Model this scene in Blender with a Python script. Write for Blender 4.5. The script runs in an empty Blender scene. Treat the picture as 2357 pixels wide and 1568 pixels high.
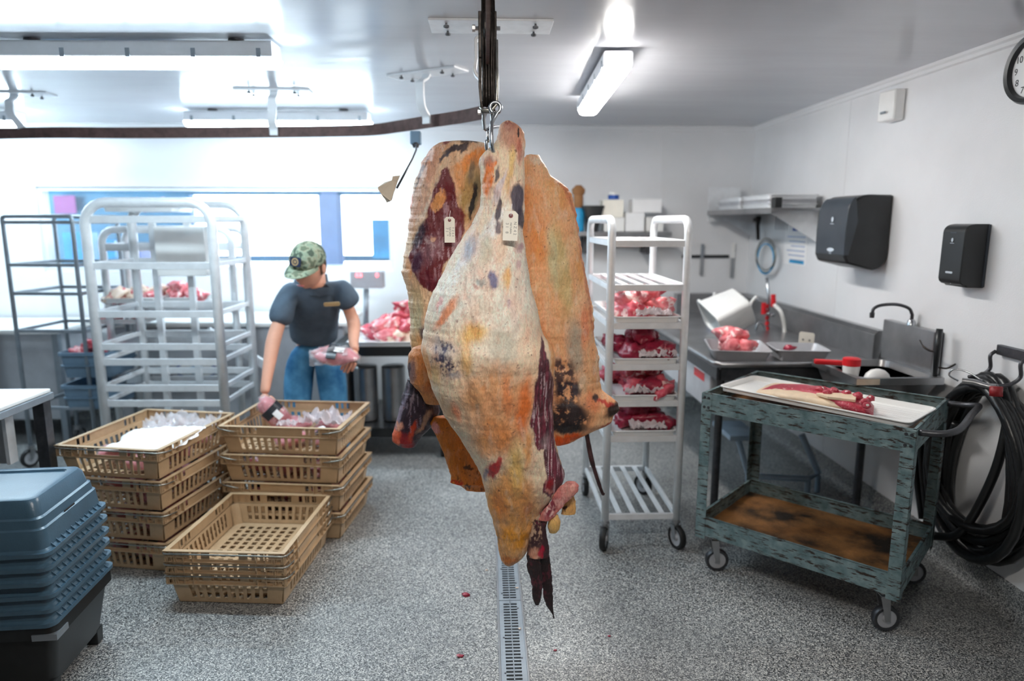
import bpy, bmesh, math, random
import numpy as np
from math import sin, cos, pi, radians
from mathutils import Vector, Matrix, Euler, noise as mnoise

SC = bpy.context.scene
COL = SC.collection
random.seed(4)

# ---------------------------------------------------------------- camera
FPX, PIT, YAW, CH = 1571.0, radians(9.9), radians(2.1), 1.5
cam_d = bpy.data.cameras.new('camera')
cam_d.sensor_width = 36.0
cam_d.lens = 36.0 * FPX / 2357.0
cam_d.dof.use_dof = True
cam_d.dof.focus_distance = 2.2
cam_d.dof.aperture_fstop = 1.4
cam_d.clip_start = 0.05
cam = bpy.data.objects.new('camera', cam_d)
COL.objects.link(cam)
cam.location = (0, 0, CH)
cam.rotation_euler = (pi / 2 - PIT, 0, -YAW)
SC.camera = cam

# ---------------------------------------------------------------- view and world
SC.view_settings.view_transform = 'Standard'
SC.view_settings.look = 'None'
SC.view_settings.gamma = 1.0
SC.view_settings.use_curve_mapping = False
SC.view_settings.exposure = 2.15
LAMP_COOL = 15.0     # tube strips on the left
LAMP_FILL = 23.0    # added fill strip out of view, lights the front of the beef
LAMP_WARM = 16.0     # tube strip on the right
world = bpy.data.worlds.new('daylight')
SC.world = world
world.use_nodes = True
bg = world.node_tree.nodes['Background']
bg.inputs[0].default_value = (0.80, 0.92, 1.0, 1)
bg.inputs[1].default_value = 3.6
SC.cycles.max_bounces = 8
SC.cycles.diffuse_bounces = 5
SC.cycles.transparent_max_bounces = 16
SC.cycles.caustics_reflective = False
SC.cycles.caustics_refractive = False
SC.cycles.sample_clamp_indirect = 6

# ---------------------------------------------------------------- pixel -> place in the room
def ray(px, py):
    r = (px - 1178.5) / FPX
    u = -(py - 784) / FPX
    U = u * cos(PIT) - sin(PIT)
    f = cos(PIT) + u * sin(PIT)
    return Vector((r * cos(YAW) + f * sin(YAW), f * cos(YAW) - r * sin(YAW), U))
def PY(px, py, Y):
    d = ray(px, py); t = Y / d.y
    return Vector((d.x * t, Y, CH + d.z * t))
def PZ(px, py, Z):
    d = ray(px, py); t = (Z - CH) / d.z
    return Vector((d.x * t, d.y * t, Z))
def PX(px, py, X):
    d = ray(px, py); t = X / d.x
    return Vector((X, d.y * t, CH + d.z * t))

# ---------------------------------------------------------------- materials
def lin(h):
    if isinstance(h, str):
        h = h.lstrip('#')
        c = [int(h[i:i + 2], 16) / 255 for i in (0, 2, 4)]
    else:
        c = list(h)
    return tuple((x / 12.92 if x <= 0.04045 else ((x + 0.055) / 1.055) ** 2.4) for x in c) + (1.0,)

def nmat(name):
    m = bpy.data.materials.new(name)
    m.use_nodes = True
    nt = m.node_tree
    b = nt.nodes['Principled BSDF']
    return m, nt, b
def N(nt, typ, **kw):
    n = nt.nodes.new(typ)
    for k, v in kw.items():
        if hasattr(n, k):
            setattr(n, k, v)
        else:
            n.inputs[k.replace('_', ' ')].default_value = v
    return n
def coords(nt, scale=(1, 1, 1), kind='Object'):
    tc = nt.nodes.new('ShaderNodeTexCoord')
    mp = nt.nodes.new('ShaderNodeMapping')
    mp.inputs['Scale'].default_value = scale
    nt.links.new(tc.outputs[kind], mp.inputs[0])
    return mp.outputs[0]
def ramp(nt, stops, fac):
    r = nt.nodes.new('ShaderNodeValToRGB')
    e = r.color_ramp.elements
    while len(e) < len(stops):
        e.new(0.5)
    for i, (p, c) in enumerate(stops):
        e[i].position = p
        e[i].color = c
    nt.links.new(fac, r.inputs[0])
    return r.outputs[0]
def mat(name, col, rough=0.5, metal=0.0, var=0.08, vscale=8.0, bump=0.0, bscale=60.0, spec=0.5, col2=None, stretch=(1, 1, 1), coat=0.0):
    """plain surface with a mottled tone and fine relief"""
    m, nt, b = nmat(name)
    co = coords(nt, stretch)
    n = N(nt, 'ShaderNodeTexNoise', Scale=vscale, Detail=5.0, Roughness=0.6)
    nt.links.new(co, n.inputs['Vector'])
    c = lin(col)
    c2 = lin(col2) if col2 else tuple(x * (1 - var) for x in c[:3]) + (1,)
    c1 = c if col2 else tuple(min(1, x * (1 + var)) for x in c[:3]) + (1,)
    nt.links.new(ramp(nt, [(0.35, c2), (0.65, c1)], n.outputs[0]), b.inputs['Base Color'])
    b.inputs['Roughness'].default_value = rough
    b.inputs['Metallic'].default_value = metal
    b.inputs['Specular IOR Level'].default_value = spec
    b.inputs['Coat Weight'].default_value = coat
    if bump:
        n2 = N(nt, 'ShaderNodeTexNoise', Scale=bscale, Detail=3.0)
        nt.links.new(co, n2.inputs['Vector'])
        bp = N(nt, 'ShaderNodeBump', Strength=bump, Distance=0.01)
        nt.links.new(n2.outputs[0], bp.inputs['Height'])
        nt.links.new(bp.outputs[0], b.inputs['Normal'])
    return m
def emit(name, col, s):
    m, nt, b = nmat(name)
    b.inputs['Base Color'].default_value = (0.9, 0.9, 0.9, 1)
    b.inputs['Emission Color'].default_value = lin(col)
    b.inputs['Emission Strength'].default_value = s
    return m
def film(name, col, alpha=0.35, rough=0.12):
    """clear plastic film or thin glass: mostly see-through with a gloss"""
    m, nt, b = nmat(name)
    b.inputs['Base Color'].default_value = lin(col)
    b.inputs['Roughness'].default_value = rough
    b.inputs['Alpha'].default_value = alpha
    b.inputs['Coat Weight'].default_value = 0.5
    return m

MT = {}
MT['white_wall'] = mat('white_wall_panel', 'e9eaec', 0.32, var=0.03, vscale=2.0, bump=0.12, bscale=220)
MT['ceiling'] = mat('white_ceiling_panel', 'c0c2c8', 0.20, var=0.05, vscale=1.5, bump=0.10, bscale=5, stretch=(0.35, 1.6, 1))
MT['front_wall'] = mat('dark_unseen_wall', '3c4044', 0.6, var=0.1)  # unseen wall behind the viewer, made dark to cut bounced light
MT['white_metal'] = mat('white_painted_metal', 'e2e5e9', 0.35, var=0.04)
MT['alu'] = mat('brushed_aluminium', 'eef1f4', 0.36, 0.25, var=0.06, vscale=14, bump=0.05)
MT['alu_dark'] = mat('dull_grey_aluminium', '9aa3ab', 0.4, 0.6, var=0.08, vscale=14)
MT['steel'] = mat('stainless_steel', 'a9aaac', 0.30, 0.9, var=0.14, vscale=6, bump=0.05, bscale=90)
MT['steel_dark'] = mat('worn_dark_steel', '55565a', 0.42, 0.8, var=0.2, vscale=20, bump=0.1)
MT['chrome'] = mat('polished_steel', 'b9bdc2', 0.2, 1.0, var=0.1, vscale=30)
MT['galv'] = mat('galvanised_wire', 'a8a7a0', 0.35, 0.9, var=0.2, vscale=40)
MT['iron'] = mat('greasy_black_iron', '2c2724', 0.38, 0.7, var=0.4, vscale=30, bump=0.3, bscale=50)
MT['rail'] = mat('brown_rusty_rail', '5a4440', 0.6, 0.3, var=0.25, vscale=25, bump=0.2)
MT['black'] = mat('black_plastic', '1f2224', 0.35, var=0.15)
MT['rubber'] = mat('black_rubber', '1b1b1c', 0.6, var=0.2)
MT['slate'] = mat('smoke_grey_plastic', '3c434b', 0.3, var=0.1)
MT['white_plastic'] = mat('white_plastic', 'f0f0ee', 0.35, var=0.03)
MT['tray'] = mat('white_tray', 'eceded', 0.3, 0.1, var=0.04)
MT['grey_tray'] = mat('grey_tray', 'bfc1c6', 0.35, 0.3, var=0.08)
MT['tan'] = mat('tan_crate_plastic', 'c2a684', 0.42, var=0.10, vscale=12, bump=0.12, bscale=160)
MT['blue_tote'] = mat('slate_blue_plastic', '4a677b', 0.28, var=0.10, vscale=9, bump=0.06, bscale=200)
MT['grey_tote'] = mat('grey_blue_plastic', '6f8aa0', 0.45, var=0.08)
MT['red'] = mat('red_plastic', 'd8202a', 0.4, var=0.08)
MT['paper'] = mat('cream_card', 'f7f2e6', 0.8, var=0.04, bump=0.1)
MT['paper_tan'] = mat('torn_buff_paper', 'd9cbb8', 0.85, var=0.08, bump=0.2)
MT['white_paper'] = mat('white_paper', 'f4f4f5', 0.7, var=0.02)
MT['ink'] = mat('dark_ink', '2a2a2e', 0.7)
MT['ink_grey'] = mat('pencil_ink', '8d8a84', 0.8)
MT['eyelet'] = mat('red_brown_eyelet', '8a4f50', 0.6)
MT['blue'] = mat('blue_print', '2b56a8', 0.5, var=0.1)
MT['cyan'] = mat('cyan_print', '2a9bd0', 0.5, var=0.15)
MT['teal_room'] = mat('teal_wall', '2f7393', 0.6, var=0.2, vscale=3)
MT['blue_room'] = mat('blue_shop_wall', '5fa3c8', 0.6, var=0.15, vscale=3)
MT['lavender'] = mat('lavender_frame', '8ba0c6', 0.5, var=0.05)
MT['magenta'] = mat('magenta_poster', '8a3a80', 0.6, var=0.1)
MT['navy'] = mat('navy_plastic', '1d2a44', 0.5, var=0.2)
MT['brown'] = mat('brown_card', '9a6c44', 0.8, var=0.15)
MT['glass'] = film('clear_glass', 'ffffff', 0.06, 0.02)
MT['film'] = film('clear_plastic_film', 'f4f2f6', 0.24, 0.10)
MT['haze_film'] = film('milky_plastic_film', 'eee4e8', 0.6, 0.3)

# ---------------------------------------------------------------- mesh builder
class MB:
    def __init__(s):
        s.v, s.f, s.mi = [], [], []
        s.cur = 0
    def add(s, vs, fs):
        o = len(s.v)
        s.v += [tuple(p) for p in vs]
        s.f += [tuple(i + o for i in q) for q in fs]
        s.mi += [s.cur] * len(fs)
        return s
    def hexa(s, p):
        return s.add(p, [(0, 3, 2, 1), (4, 5, 6, 7), (0, 1, 5, 4), (1, 2, 6, 5), (2, 3, 7, 6), (3, 0, 4, 7)])
    def box(s, a, b, M=None):
        x0, y0, z0 = a; x1, y1, z1 = b
        p = [Vector(q) for q in ((x0, y0, z0), (x1, y0, z0), (x1, y1, z0), (x0, y1, z0), (x0, y0, z1), (x1, y0, z1), (x1, y1, z1), (x0, y1, z1))]
        if M is not None:
            p = [M @ q for q in p]
        return s.hexa(p)
    def cbox(s, c, d, M=None):
        return s.box([c[i] - d[i] / 2 for i in range(3)], [c[i] + d[i] / 2 for i in range(3)], M)
    def bar(s, p, q, w, t=None, up=(0, 0, 1)):
        """rectangular bar from p to q"""
        p, q = Vector(p), Vector(q); t = t or w
        d = (q - p).normalized(); u = Vector(up)
        if abs(d.dot(u)) > 0.98:
            u = Vector((0, 1, 0))
        a = d.cross(u).normalized() * w / 2; b = a.cross(d).normalized() * t / 2
        return s.hexa([p - a - b, p + a - b, p + a + b, p - a + b, q - a - b, q + a - b, q + a + b, q - a + b])
    def tube(s, pts, r, n=10, closed=False, cap=True, flat=1.0):
        pts = [Vector(p) for p in pts]; k = len(pts)
        rs = r if isinstance(r, (list, tuple)) else [r] * k
        vs = []; pu = None
        for i, p in enumerate(pts):
            a = pts[(i - 1) % k] if (closed or i > 0) else p
            b = pts[(i + 1) % k] if (closed or i < k - 1) else p
            d = (b - a).normalized()
            if pu is None:
                u = Vector((0, 0, 1)) if abs(d.z) < 0.9 else Vector((1, 0, 0))
                u = (u - d * u.dot(d)).normalized()
            else:
                u = (pu - d * pu.dot(d)).normalized()
            pu = u; w = d.cross(u)
            for j in range(n):
                t = 2 * pi * j / n
                vs.append(p + (u * cos(t) * flat + w * sin(t)) * rs[i])
        fs = []
        for i in range(k if closed else k - 1):
            for j in range(n):
                a = i * n + j; b = i * n + (j + 1) % n; i2 = (i + 1) % k
                fs.append((a, b, i2 * n + (j + 1) % n, i2 * n + j))
        if cap and not closed:
            fs.append(tuple(range(n - 1, -1, -1)))
            fs.append(tuple((k - 1) * n + j for j in range(n)))
        return s.add(vs, fs)
    def lathe(s, prof, n=24, M=None, cap=True):
        M = M or Matrix.Identity(4)
        vs = [M @ Vector((r * cos(2 * pi * j / n), r * sin(2 * pi * j / n), z)) for r, z in prof for j in range(n)]
        fs = [(i * n + j, i * n + (j + 1) % n, (i + 1) * n + (j + 1) % n, (i + 1) * n + j) for i in range(len(prof) - 1) for j in range(n)]
        if cap:
            fs.append(tuple(range(n - 1, -1, -1))); fs.append(tuple((len(prof) - 1) * n + j for j in range(n)))
        return s.add(vs, fs)
    def prism(s, poly, h, M=None, z0=0.0):
        M = M or Matrix.Identity(4); n = len(poly)
        vs = [M @ Vector((x, y, z0)) for x, y in poly] + [M @ Vector((x, y, z0 + h)) for x, y in poly]
        fs = [tuple(range(n - 1, -1, -1)), tuple(range(n, 2 * n))] + [(i, (i + 1) % n, n + (i + 1) % n, n + i) for i in range(n)]
        return s.add(vs, fs)
    def loops(s, rings, cap0=True, cap1=True):
        n = len(rings[0]); k = len(rings)
        vs = [p for r in rings for p in r]
        fs = [(i * n + j, i * n + (j + 1) % n, (i + 1) * n + (j + 1) % n, (i + 1) * n + j) for i in range(k - 1) for j in range(n)]
        if cap0: fs.append(tuple(range(n - 1, -1, -1)))
        if cap1: fs.append(tuple((k - 1) * n + j for j in range(n)))
        return s.add(vs, fs)
    def mesh(s, name, mats, smooth=False):
        me = bpy.data.meshes.new(name)
        me.from_pydata(s.v, [], s.f)
        for m in (mats if isinstance(mats, (list, tuple)) else [mats]):
            me.materials.append(MT[m] if isinstance(m, str) else m)
        if any(s.mi):
            me.polygons.foreach_set('material_index', s.mi)
        bm = bmesh.new(); bm.from_mesh(me)
        bmesh.ops.recalc_face_normals(bm, faces=bm.faces)
        bm.to_mesh(me); bm.free()
        if smooth:
            me.shade_smooth()
            if smooth is not True:
                me.set_sharp_from_angle(angle=radians(smooth))
        return me
    def build(s, name, mats, parent=None, smooth=False, bevel=0.0, world=False, loc=None):
        if world:
            o0 = Vector(loc) if loc is not None else wloc(parent)
            s.v = [tuple(Vector(p) - o0) for p in s.v]
        me = s.mesh(name, mats, smooth)
        o = link(name, me, parent)
        if loc is not None:
            o.location = loc
        if bevel:
            md = o.modifiers.new('bevel', 'BEVEL'); md.width = bevel; md.segments = 2; md.limit_method = 'ANGLE'; md.angle_limit = radians(40)
        return o
def wloc(o):
    v = Vector((0, 0, 0))
    while o is not None:
        v += o.location; o = o.parent
    return v
def link(name, data, parent=None):
    o = bpy.data.objects.new(name, data); COL.objects.link(o)
    if parent is not None:
        o.parent = parent
    return o
def tag(o, label, cat, group=None, kind=None):
    if label: o['label'] = label
    if cat: o['category'] = cat
    if group: o['group'] = group
    if kind: o['kind'] = kind
    return o
def thing(name, label, cat, loc=(0, 0, 0), rz=0.0, group=None):
    o = link(name, None); o.location = loc; o.rotation_euler = (0, 0, rz)
    return tag(o, label, cat, group)
def dup(o, loc=None, rz=None, label=None, group=None, parent=None):
    c = o.copy(); COL.objects.link(c)
    if parent is not None: c.parent = parent
    if loc is not None: c.location = loc
    if rz is not None: c.rotation_euler = (0, 0, rz)
    if label: c['label'] = label
    if group: c['group'] = group
    for ch in list(o.children):
        dup(ch, parent=c)
    return c
def struct(o):
    o['kind'] = 'structure'; return o
def rrect(w, h, r, n=5, cx=0, cy=0):
    p = []
    for (sx, sy, a0) in ((1, 1, 0), (-1, 1, 90), (-1, -1, 180), (1, -1, 270)):
        for i in range(n + 1):
            a = radians(a0 + 90 * i / n)
            p.append((cx + sx * (w / 2 - r) + r * cos(a), cy + sy * (h / 2 - r) + r * sin(a)))
    return p
def text(name, body, size, m, parent, M, ext=0.0004, align='CENTER'):
    """real lettering as a mesh; M places it"""
    cu = bpy.data.curves.new(name, 'FONT'); cu.body = body; cu.size = size; cu.extrude = ext
    cu.align_x = align; cu.align_y = 'CENTER'
    t = bpy.data.objects.new(name, cu); COL.objects.link(t)
    bpy.context.view_layer.update()
    me = bpy.data.meshes.new_from_object(t.evaluated_get(bpy.context.evaluated_depsgraph_get()))
    bpy.data.objects.remove(t)
    me.materials.clear(); me.materials.append(MT[m]); me.transform(M)
    return link(name, me, parent)
def frameM(o, x, y):
    """matrix with origin o, local x and y axes"""
    x = Vector(x).normalized(); y = Vector(y).normalized(); z = x.cross(y)
    return Matrix(((x.x, y.x, z.x, o[0]), (x.y, y.y, z.y, o[1]), (x.z, y.z, z.z, o[2]), (0, 0, 0, 1)))
def arc(c, r, a0, a1, n, u=(1, 0, 0), w=(0, 0, 1)):
    c, u, w = Vector(c), Vector(u), Vector(w)
    return [c + (u * cos(radians(a0 + (a1 - a0) * i / n)) + w * sin(radians(a0 + (a1 - a0) * i / n))) * r for i in range(n + 1)]
# ================================================================ the room
XL, XR, YF, YB, HC = -4.6, 2.02, -2.6, 5.25, 2.2

def floor_material():
    m, nt, b = nmat('speckled_epoxy_floor')
    co = coords(nt)
    v = N(nt, 'ShaderNodeTexVoronoi', Scale=270.0); nt.links.new(co, v.inputs['Vector'])
    sep = nt.nodes.new('ShaderNodeSeparateColor'); nt.links.new(v.outputs['Color'], sep.inputs[0])
    chips = ramp(nt, [(0.0, lin('23272a')), (0.25, lin('606366')), (0.5, lin('94979a')), (0.75, lin('b9bab8')), (1.0, lin('f2f2ee'))], sep.outputs[0])
    n = N(nt, 'ShaderNodeTexNoise', Scale=1.3, Detail=5.0); nt.links.new(co, n.inputs['Vector'])
    dirt = ramp(nt, [(0.35, lin('a9a8a6')), (0.65, lin('f2f2f0'))], n.outputs[0])
    mx = N(nt, 'ShaderNodeMix', data_type='RGBA', blend_type='MULTIPLY'); mx.inputs[0].default_value = 0.6
    nt.links.new(chips, mx.inputs[6]); nt.links.new(dirt, mx.inputs[7])
    # dried blood smears with shapes of their own
    n2 = N(nt, 'ShaderNodeTexNoise', Scale=3.1, Detail=7.0, Roughness=0.7); nt.links.new(coords(nt, (1, 1, 1)), n2.inputs['Vector'])
    spot = ramp(nt, [(0.70, (0, 0, 0, 1)), (0.76, (1, 1, 1, 1))], n2.outputs[0])
    mx2 = N(nt, 'ShaderNodeMix', data_type='RGBA'); nt.links.new(spot, mx2.inputs[0])
    nt.links.new(mx.outputs[2], mx2.inputs[6]); mx2.inputs[7].default_value = lin('7a4a44')
    nt.links.new(mx2.outputs[2], b.inputs['Base Color'])
    b.inputs['Roughness'].default_value = 0.33
    b.inputs['Specular IOR Level'].default_value = 0.7
    bp = N(nt, 'ShaderNodeBump', Strength=0.3, Distance=0.003)
    nt.links.new(v.outputs['Distance'], bp.inputs['Height']); nt.links.new(bp.outputs[0], b.inputs['Normal'])
    return m
MT['floor'] = floor_material()
MT['cove'] = MT['floor']

# floor with the drain trough left open: strips either side of it
DX0, DX1 = 0.032, 0.135
m = MB()
m.box((XL - .1, YF - .1, -.12), (DX0, YB + .1, 0)); m.box((DX1, YF - .1, -.12), (XR + .1, YB + .1, 0))
m.box((DX0, YF - .1, -.12), (DX1, YF + .3, 0)); m.box((DX0, 4.6, -.12), (DX1, YB + .1, 0))
m.box((DX0, YF + .3, -.12), (DX1, 4.6, -.07))
struct(m.build('floor', 'floor'))
m = MB(); m.box((XL - .1, YF - .1, HC), (XR + .1, YB + .1, HC + .1)); struct(m.build('ceiling', 'ceiling'))
m = MB(); m.box((XL - .1, YF - .1, 0), (XL, YB + .1, HC)); struct(m.build('wall_left', 'white_wall'))
m = MB(); m.box((XL, YF - .1, 0), (XR, YF, HC)); struct(m.build('wall_front', 'front_wall'))
wr = link('wall_right', None); struct(wr)
for i, (a, b_) in enumerate(((YF, -.2), (-.2, 1.05), (1.05, 2.28), (2.28, 3.875), (3.875, YB))):
    m = MB(); m.box((XR, a + .0015, 0), (XR + .1, b_ - .0015, HC)); m.build('wall_panel', 'white_wall', wr, bevel=.0015)
# back wall with the pass-through window opening
WX0, WX1, WZ0, WZ1 = -3.31, -0.71, 1.13, 1.753
wb = link('wall_back', None); struct(wb)
m = MB()
m.box((XL - .12, YB, 0), (WX0, YB + .12, HC)); m.box((WX1, YB, 0), (XR + .12, YB + .12, HC))
m.box((WX0, YB, 0), (WX1, YB + .12, WZ0)); m.box((WX0, YB, WZ1), (WX1, YB + .12, HC))
m.build('wall_panel', 'white_wall', wb)
m = MB()
for x in (-3.6, 0.1, 1.32):
    m = MB(); m.box((x - .012, YB - .004, 0.02), (x + .012, YB, HC)); m.build('joint_strip', 'white_wall', wb)
# window frame and pane
w1 = link('window_1', None); w1.location = ((WX0 + WX1) / 2, YB + .06, WZ0); struct(w1)
m = MB(); t = .03
m.box((WX0, YB + .02, WZ0), (WX1, YB + .1, WZ0 + t)); m.box((WX0, YB + .02, WZ1 - t), (WX1, YB + .1, WZ1))
m.box((WX0, YB + .02, WZ0 + t), (WX0 + t, YB + .1, WZ1 - t)); m.box((WX1 - t, YB + .02, WZ0 + t), (WX1, YB + .1, WZ1 - t))
m.build('window_frame', 'white_metal', w1, world=True)
m = MB(); m.box((WX0 + t, YB + .055, WZ0 + t), (WX1 - t, YB + .061, WZ1 - t)); m.build('pane', 'glass', w1, world=True)
# crown and cove trims
m = MB()
prof = [(0, 0), (-.022, 0), (-.022, -.012), (-.012, -.020), (-.012, -.034), (0, -.04)]
m.loops([[(XR + x, y, HC + z) for x, z in prof] for y in (YF, YB)])
struct(m.build('trim_1', 'white_wall'))
m = MB(); m.loops([[(x, YB + z * -0 + y_, HC + z) for y_, z in [(0, 0), (-.022, 0), (-.022, -.012), (-.012, -.020), (-.012, -.034), (0, -.04)]] for x in (XL, XR)])
struct(m.build('trim_2', 'white_wall'))
cv = [(0, 0), (-.05, 0), (-.03, .006), (-.014, .02), (-.008, .05), (-.006, .12), (0, .12)]
m = MB(); m.loops([[(XR + x, y, z) for x, z in cv] for y in (YF, YB)]); struct(m.build('baseboard_right', 'cove', smooth=40))
m = MB(); m.loops([[(x, YB + y_, z) for y_, z in cv] for x in (XL, XR)]); struct(m.build('baseboard_back', 'cove', smooth=40))

# ---------------------------------------------------------------- trench drain
dr = thing('trench_drain', 'long slotted steel trench drain set in the floor under the hanging beef', 'drain', ((DX0 + DX1) / 2, 2.0, 0))
m = MB()
for x in (DX0 + .0005, DX1 - .0075):
    m = MB(); m.box((x, YF + .31, -.06), (x + .007, 4.59, .004)); m.build('drain_frame', 'steel', dr, world=True, bevel=.001)
gl = 0.50
def grate_mesh():
    m = MB(); w = DX1 - DX0 - .016; x0 = -w / 2
    s0, sm, s1 = .017, .0035, w - .017
    m.box((x0, 0, -.006), (x0 + s0, gl - .004, .001)); m.box((x0 + s1, 0, -.006), (x0 + w, gl - .004, .001))
    m.box((x0 + w / 2 - sm / 2, 0, -.006), (x0 + w / 2 + sm / 2, gl - .004, .001))
    n = 25; pit = (gl - .03) / n
    m.box((x0 + s0, 0, -.006), (x0 + s1, .014, .001)); m.box((x0 + s0, gl - .018, -.006), (x0 + s1, gl - .004, .001))
    for i in range(n):
        y = .014 + i * pit
        m.box((x0 + s0, y + pit * .55, -.006), (x0 + s1, y + pit, .001))
    return m.mesh('grate', 'alu_dark')
gm = grate_mesh(); bm_ = None
ms = MB(); ms.lathe([(.0035, 0), (.0035, .0015), (.002, .002)], 10); sm_ = ms.mesh('screw', 'steel_dark')
for i in range(12):
    y = -.48 + i * gl
    if y + gl > 4.55: break
    g = link('grate', gm, dr); g.location = (0, y - 2.0, 0)
    for sx, yy in ((-.030, .05), (.030, .44), (-.030, .25), (.030, .13)):
        k = link('screw', sm_, g); k.location = (sx, yy, .001)

# ---------------------------------------------------------------- the shop beyond the window
SY0, SY1 = YB + .12, 7.6
sx0, sx1 = -6.2, 0.6
m = MB(); m.box((sx0, SY0, 0), (sx1, SY1, .02)); struct(m.build('shop_floor', 'blue_room'))
m = MB(); m.box((sx0, SY0, 2.5), (sx1, SY1, 2.6)); struct(m.build('shop_ceiling', 'teal_room'))
m = MB(); m.box((sx0 - .1, SY0, 0), (sx0, SY1, 2.5)); m.box((sx1, SY0, 0), (sx1 + .1, SY1, 2.5)); struct(m.build('shop_side_wall', 'teal_room'))
fa = PY(438, 449, SY1); fb = PY(748, 588, SY1); fc = PY(778, 449, SY1); fd = PY(935, 588, SY1)
z0w, z1w = fb.z, fa.z
m = MB()
m.box((sx0, SY1, 0), (fa.x, SY1 + .1, 2.5)); m.box((fb.x, SY1, 0), (fc.x, SY1 + .1, 2.5)); m.box((fd.x, SY1, 0), (sx1, SY1 + .1, 2.5))
for a, b_ in ((fa.x, fb.x), (fc.x, fd.x)):
    m.box((a, SY1, 0), (b_, SY1 + .1, z0w - .15)); m.box((a, SY1, z1w), (b_, SY1 + .1, 2.5)); m.box((a, SY1, z0w - .07), (b_, SY1 + .1, z0w))
struct(m.build('shop_far_wall', 'teal_room'))
w2 = link('window_2', None); w2.location = (fa.x, SY1, z0w); struct(w2)
m = MB()
for x in (fa.x + .02, fb.x - .02, fc.x + .02, fd.x - .02): m.box((x - .02, SY1 - .03, z0w - .12), (x + .02, SY1, z1w))
m.box((fb.x, SY1 - .05, .9), (fc.x, SY1, 2.3))
m.build('window_frame', 'lavender', w2, world=True)
m = MB(); m.box((fa.x, SY1 + .04, z0w), (fb.x, SY1 + .045, z1w)); m.box((fc.x, SY1 + .04, z0w), (fd.x, SY1 + .045, z1w)); m.build('pane', 'glass', w2, world=True)
# merchandise and poster on the near shop wall side
def shopbox(name, label, cat, px0, py0, px1, py1, Y, d, mt, group=None):
    a = PY(px0, py1, Y); b_ = PY(px1, py0, Y)
    m = MB(); m.box((a.x, Y, a.z), (b_.x, Y + d, b_.z)); o = m.build(name, mt, world=True, loc=((a.x + b_.x) / 2, Y + d / 2, a.z), bevel=.004)
    return tag(o, label, cat, group)
shopbox('wall_poster', 'magenta poster in the shop behind the left end of the window', 'poster', 126, 450, 172, 492, 7.5, .01, 'magenta')
ct = thing('shop_counter', 'long white shop counter seen low through the window', 'counter', (-2.6, 6.2, 0.02))
m = MB(); m.box((-5.0, 6.0, 1.06), (.3, 6.5, 1.10)); m.build('counter_top', 'white_plastic', ct, world=True)
m = MB(); m.box((-5.0, 6.05, 0.02), (.3, 6.45, 1.06)); m.build('counter_body', 'cyan', ct, world=True)
for i, (x0, x1, y0, y1, mt, lb) in enumerate(((150, 196, 535, 600, 'cyan', 'bright blue merchandise box on the shop counter left of the racks'),
        (228, 262, 552, 592, 'cyan', 'blue box on the shop counter seen inside the white rack'),
        (300, 320, 560, 600, 'blue', 'narrow deep blue box on the shop counter'),
        (355, 430, 560, 600, 'lavender', 'wide lavender box on the shop counter'))):
    shopbox('display_box', lb, 'box', x0, y0, x1, y1 + 3, 6.15, .2, mt, 'boxes on the shop counter')
shopbox('desk_monitor', 'dark machine on the shop counter in front of the bright window', 'machine', 858, 505, 898, 595, 6.1, .12, 'cyan')

# ---------------------------------------------------------------- lamps
MT['lamp_cool'] = emit('cool_tube_light', (0.86, 0.95, 1.0), LAMP_COOL)
MT['lamp_warm'] = emit('neutral_tube_light', (1.0, 0.985, 0.965), LAMP_WARM)
MT['lamp_fill'] = emit('added_fill_light', (1.0, 0.97, 0.93), LAMP_FILL)
def strip_light(label, loc, rz, L, lamp):
    t = thing('strip_light', label, 'lamp', loc, rz, None)
    m = MB(); m.prism(rrect(.122, .062, .012), L, frameM((-L / 2, 0, -.046), (0, 1, 0), (0, 0, 1))); m.build('housing', 'white_metal', t, smooth=30)
    m = MB()
    ring = lambda x, s: [(x, y * s, -.07 + (z) * s) for y, z in [(-.056, -.006), (-.046, -.028), (-.03, -.036), (.03, -.036), (.046, -.028), (.056, -.006)]]
    m.loops([ring(-L / 2 - .015, .55), ring(-L / 2, 1), ring(L / 2, 1), ring(L / 2 + .015, .55)]); m.build('diffuser', lamp, t)
    cm = MB(); cm.box((-.008, -.064, -.078), (.008, -.055, -.045)); cme = cm.mesh('clip', 'alu_dark')
    for i in range(10):
        c = link('clip', cme, t); c.location = (-L / 2 + .05 + (L - .1) * (i // 2) / 4, .119 * (i % 2), 0)
    for sx in (-1, 1):
        m = MB(); m.lathe([(.03, 0), (.03, -.006), (.008, -.008), (.008, -.016)], 14); o = m.build('mount', 'steel_dark', t, smooth=40); o.location = (sx * L * .36, 0, 0)
    return t
strip_light('long cool white strip light on the ceiling at upper left', (-1.37, 2.88, HC), radians(-1.5), 1.10, 'lamp_cool')
strip_light('strip light half hidden by the meat rail above the window', (-1.32, 4.58, HC), radians(-1), 1.15, 'lamp_cool')
strip_light('strip light cut off by the left edge, above the rail', (-3.55, 4.65, HC), radians(-1), 1.15, 'lamp_cool')
strip_light('strip light running away from view, right of the hanging beef', (.56, 3.47, HC), radians(88), 1.10, 'lamp_warm')
strip_light('added fill light overhead in front of the beef, outside the picture', (0.10, 0.85, HC), radians(0), 0.60, 'lamp_fill')  # unseen fixture added to brighten the camera side of the beef
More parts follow.
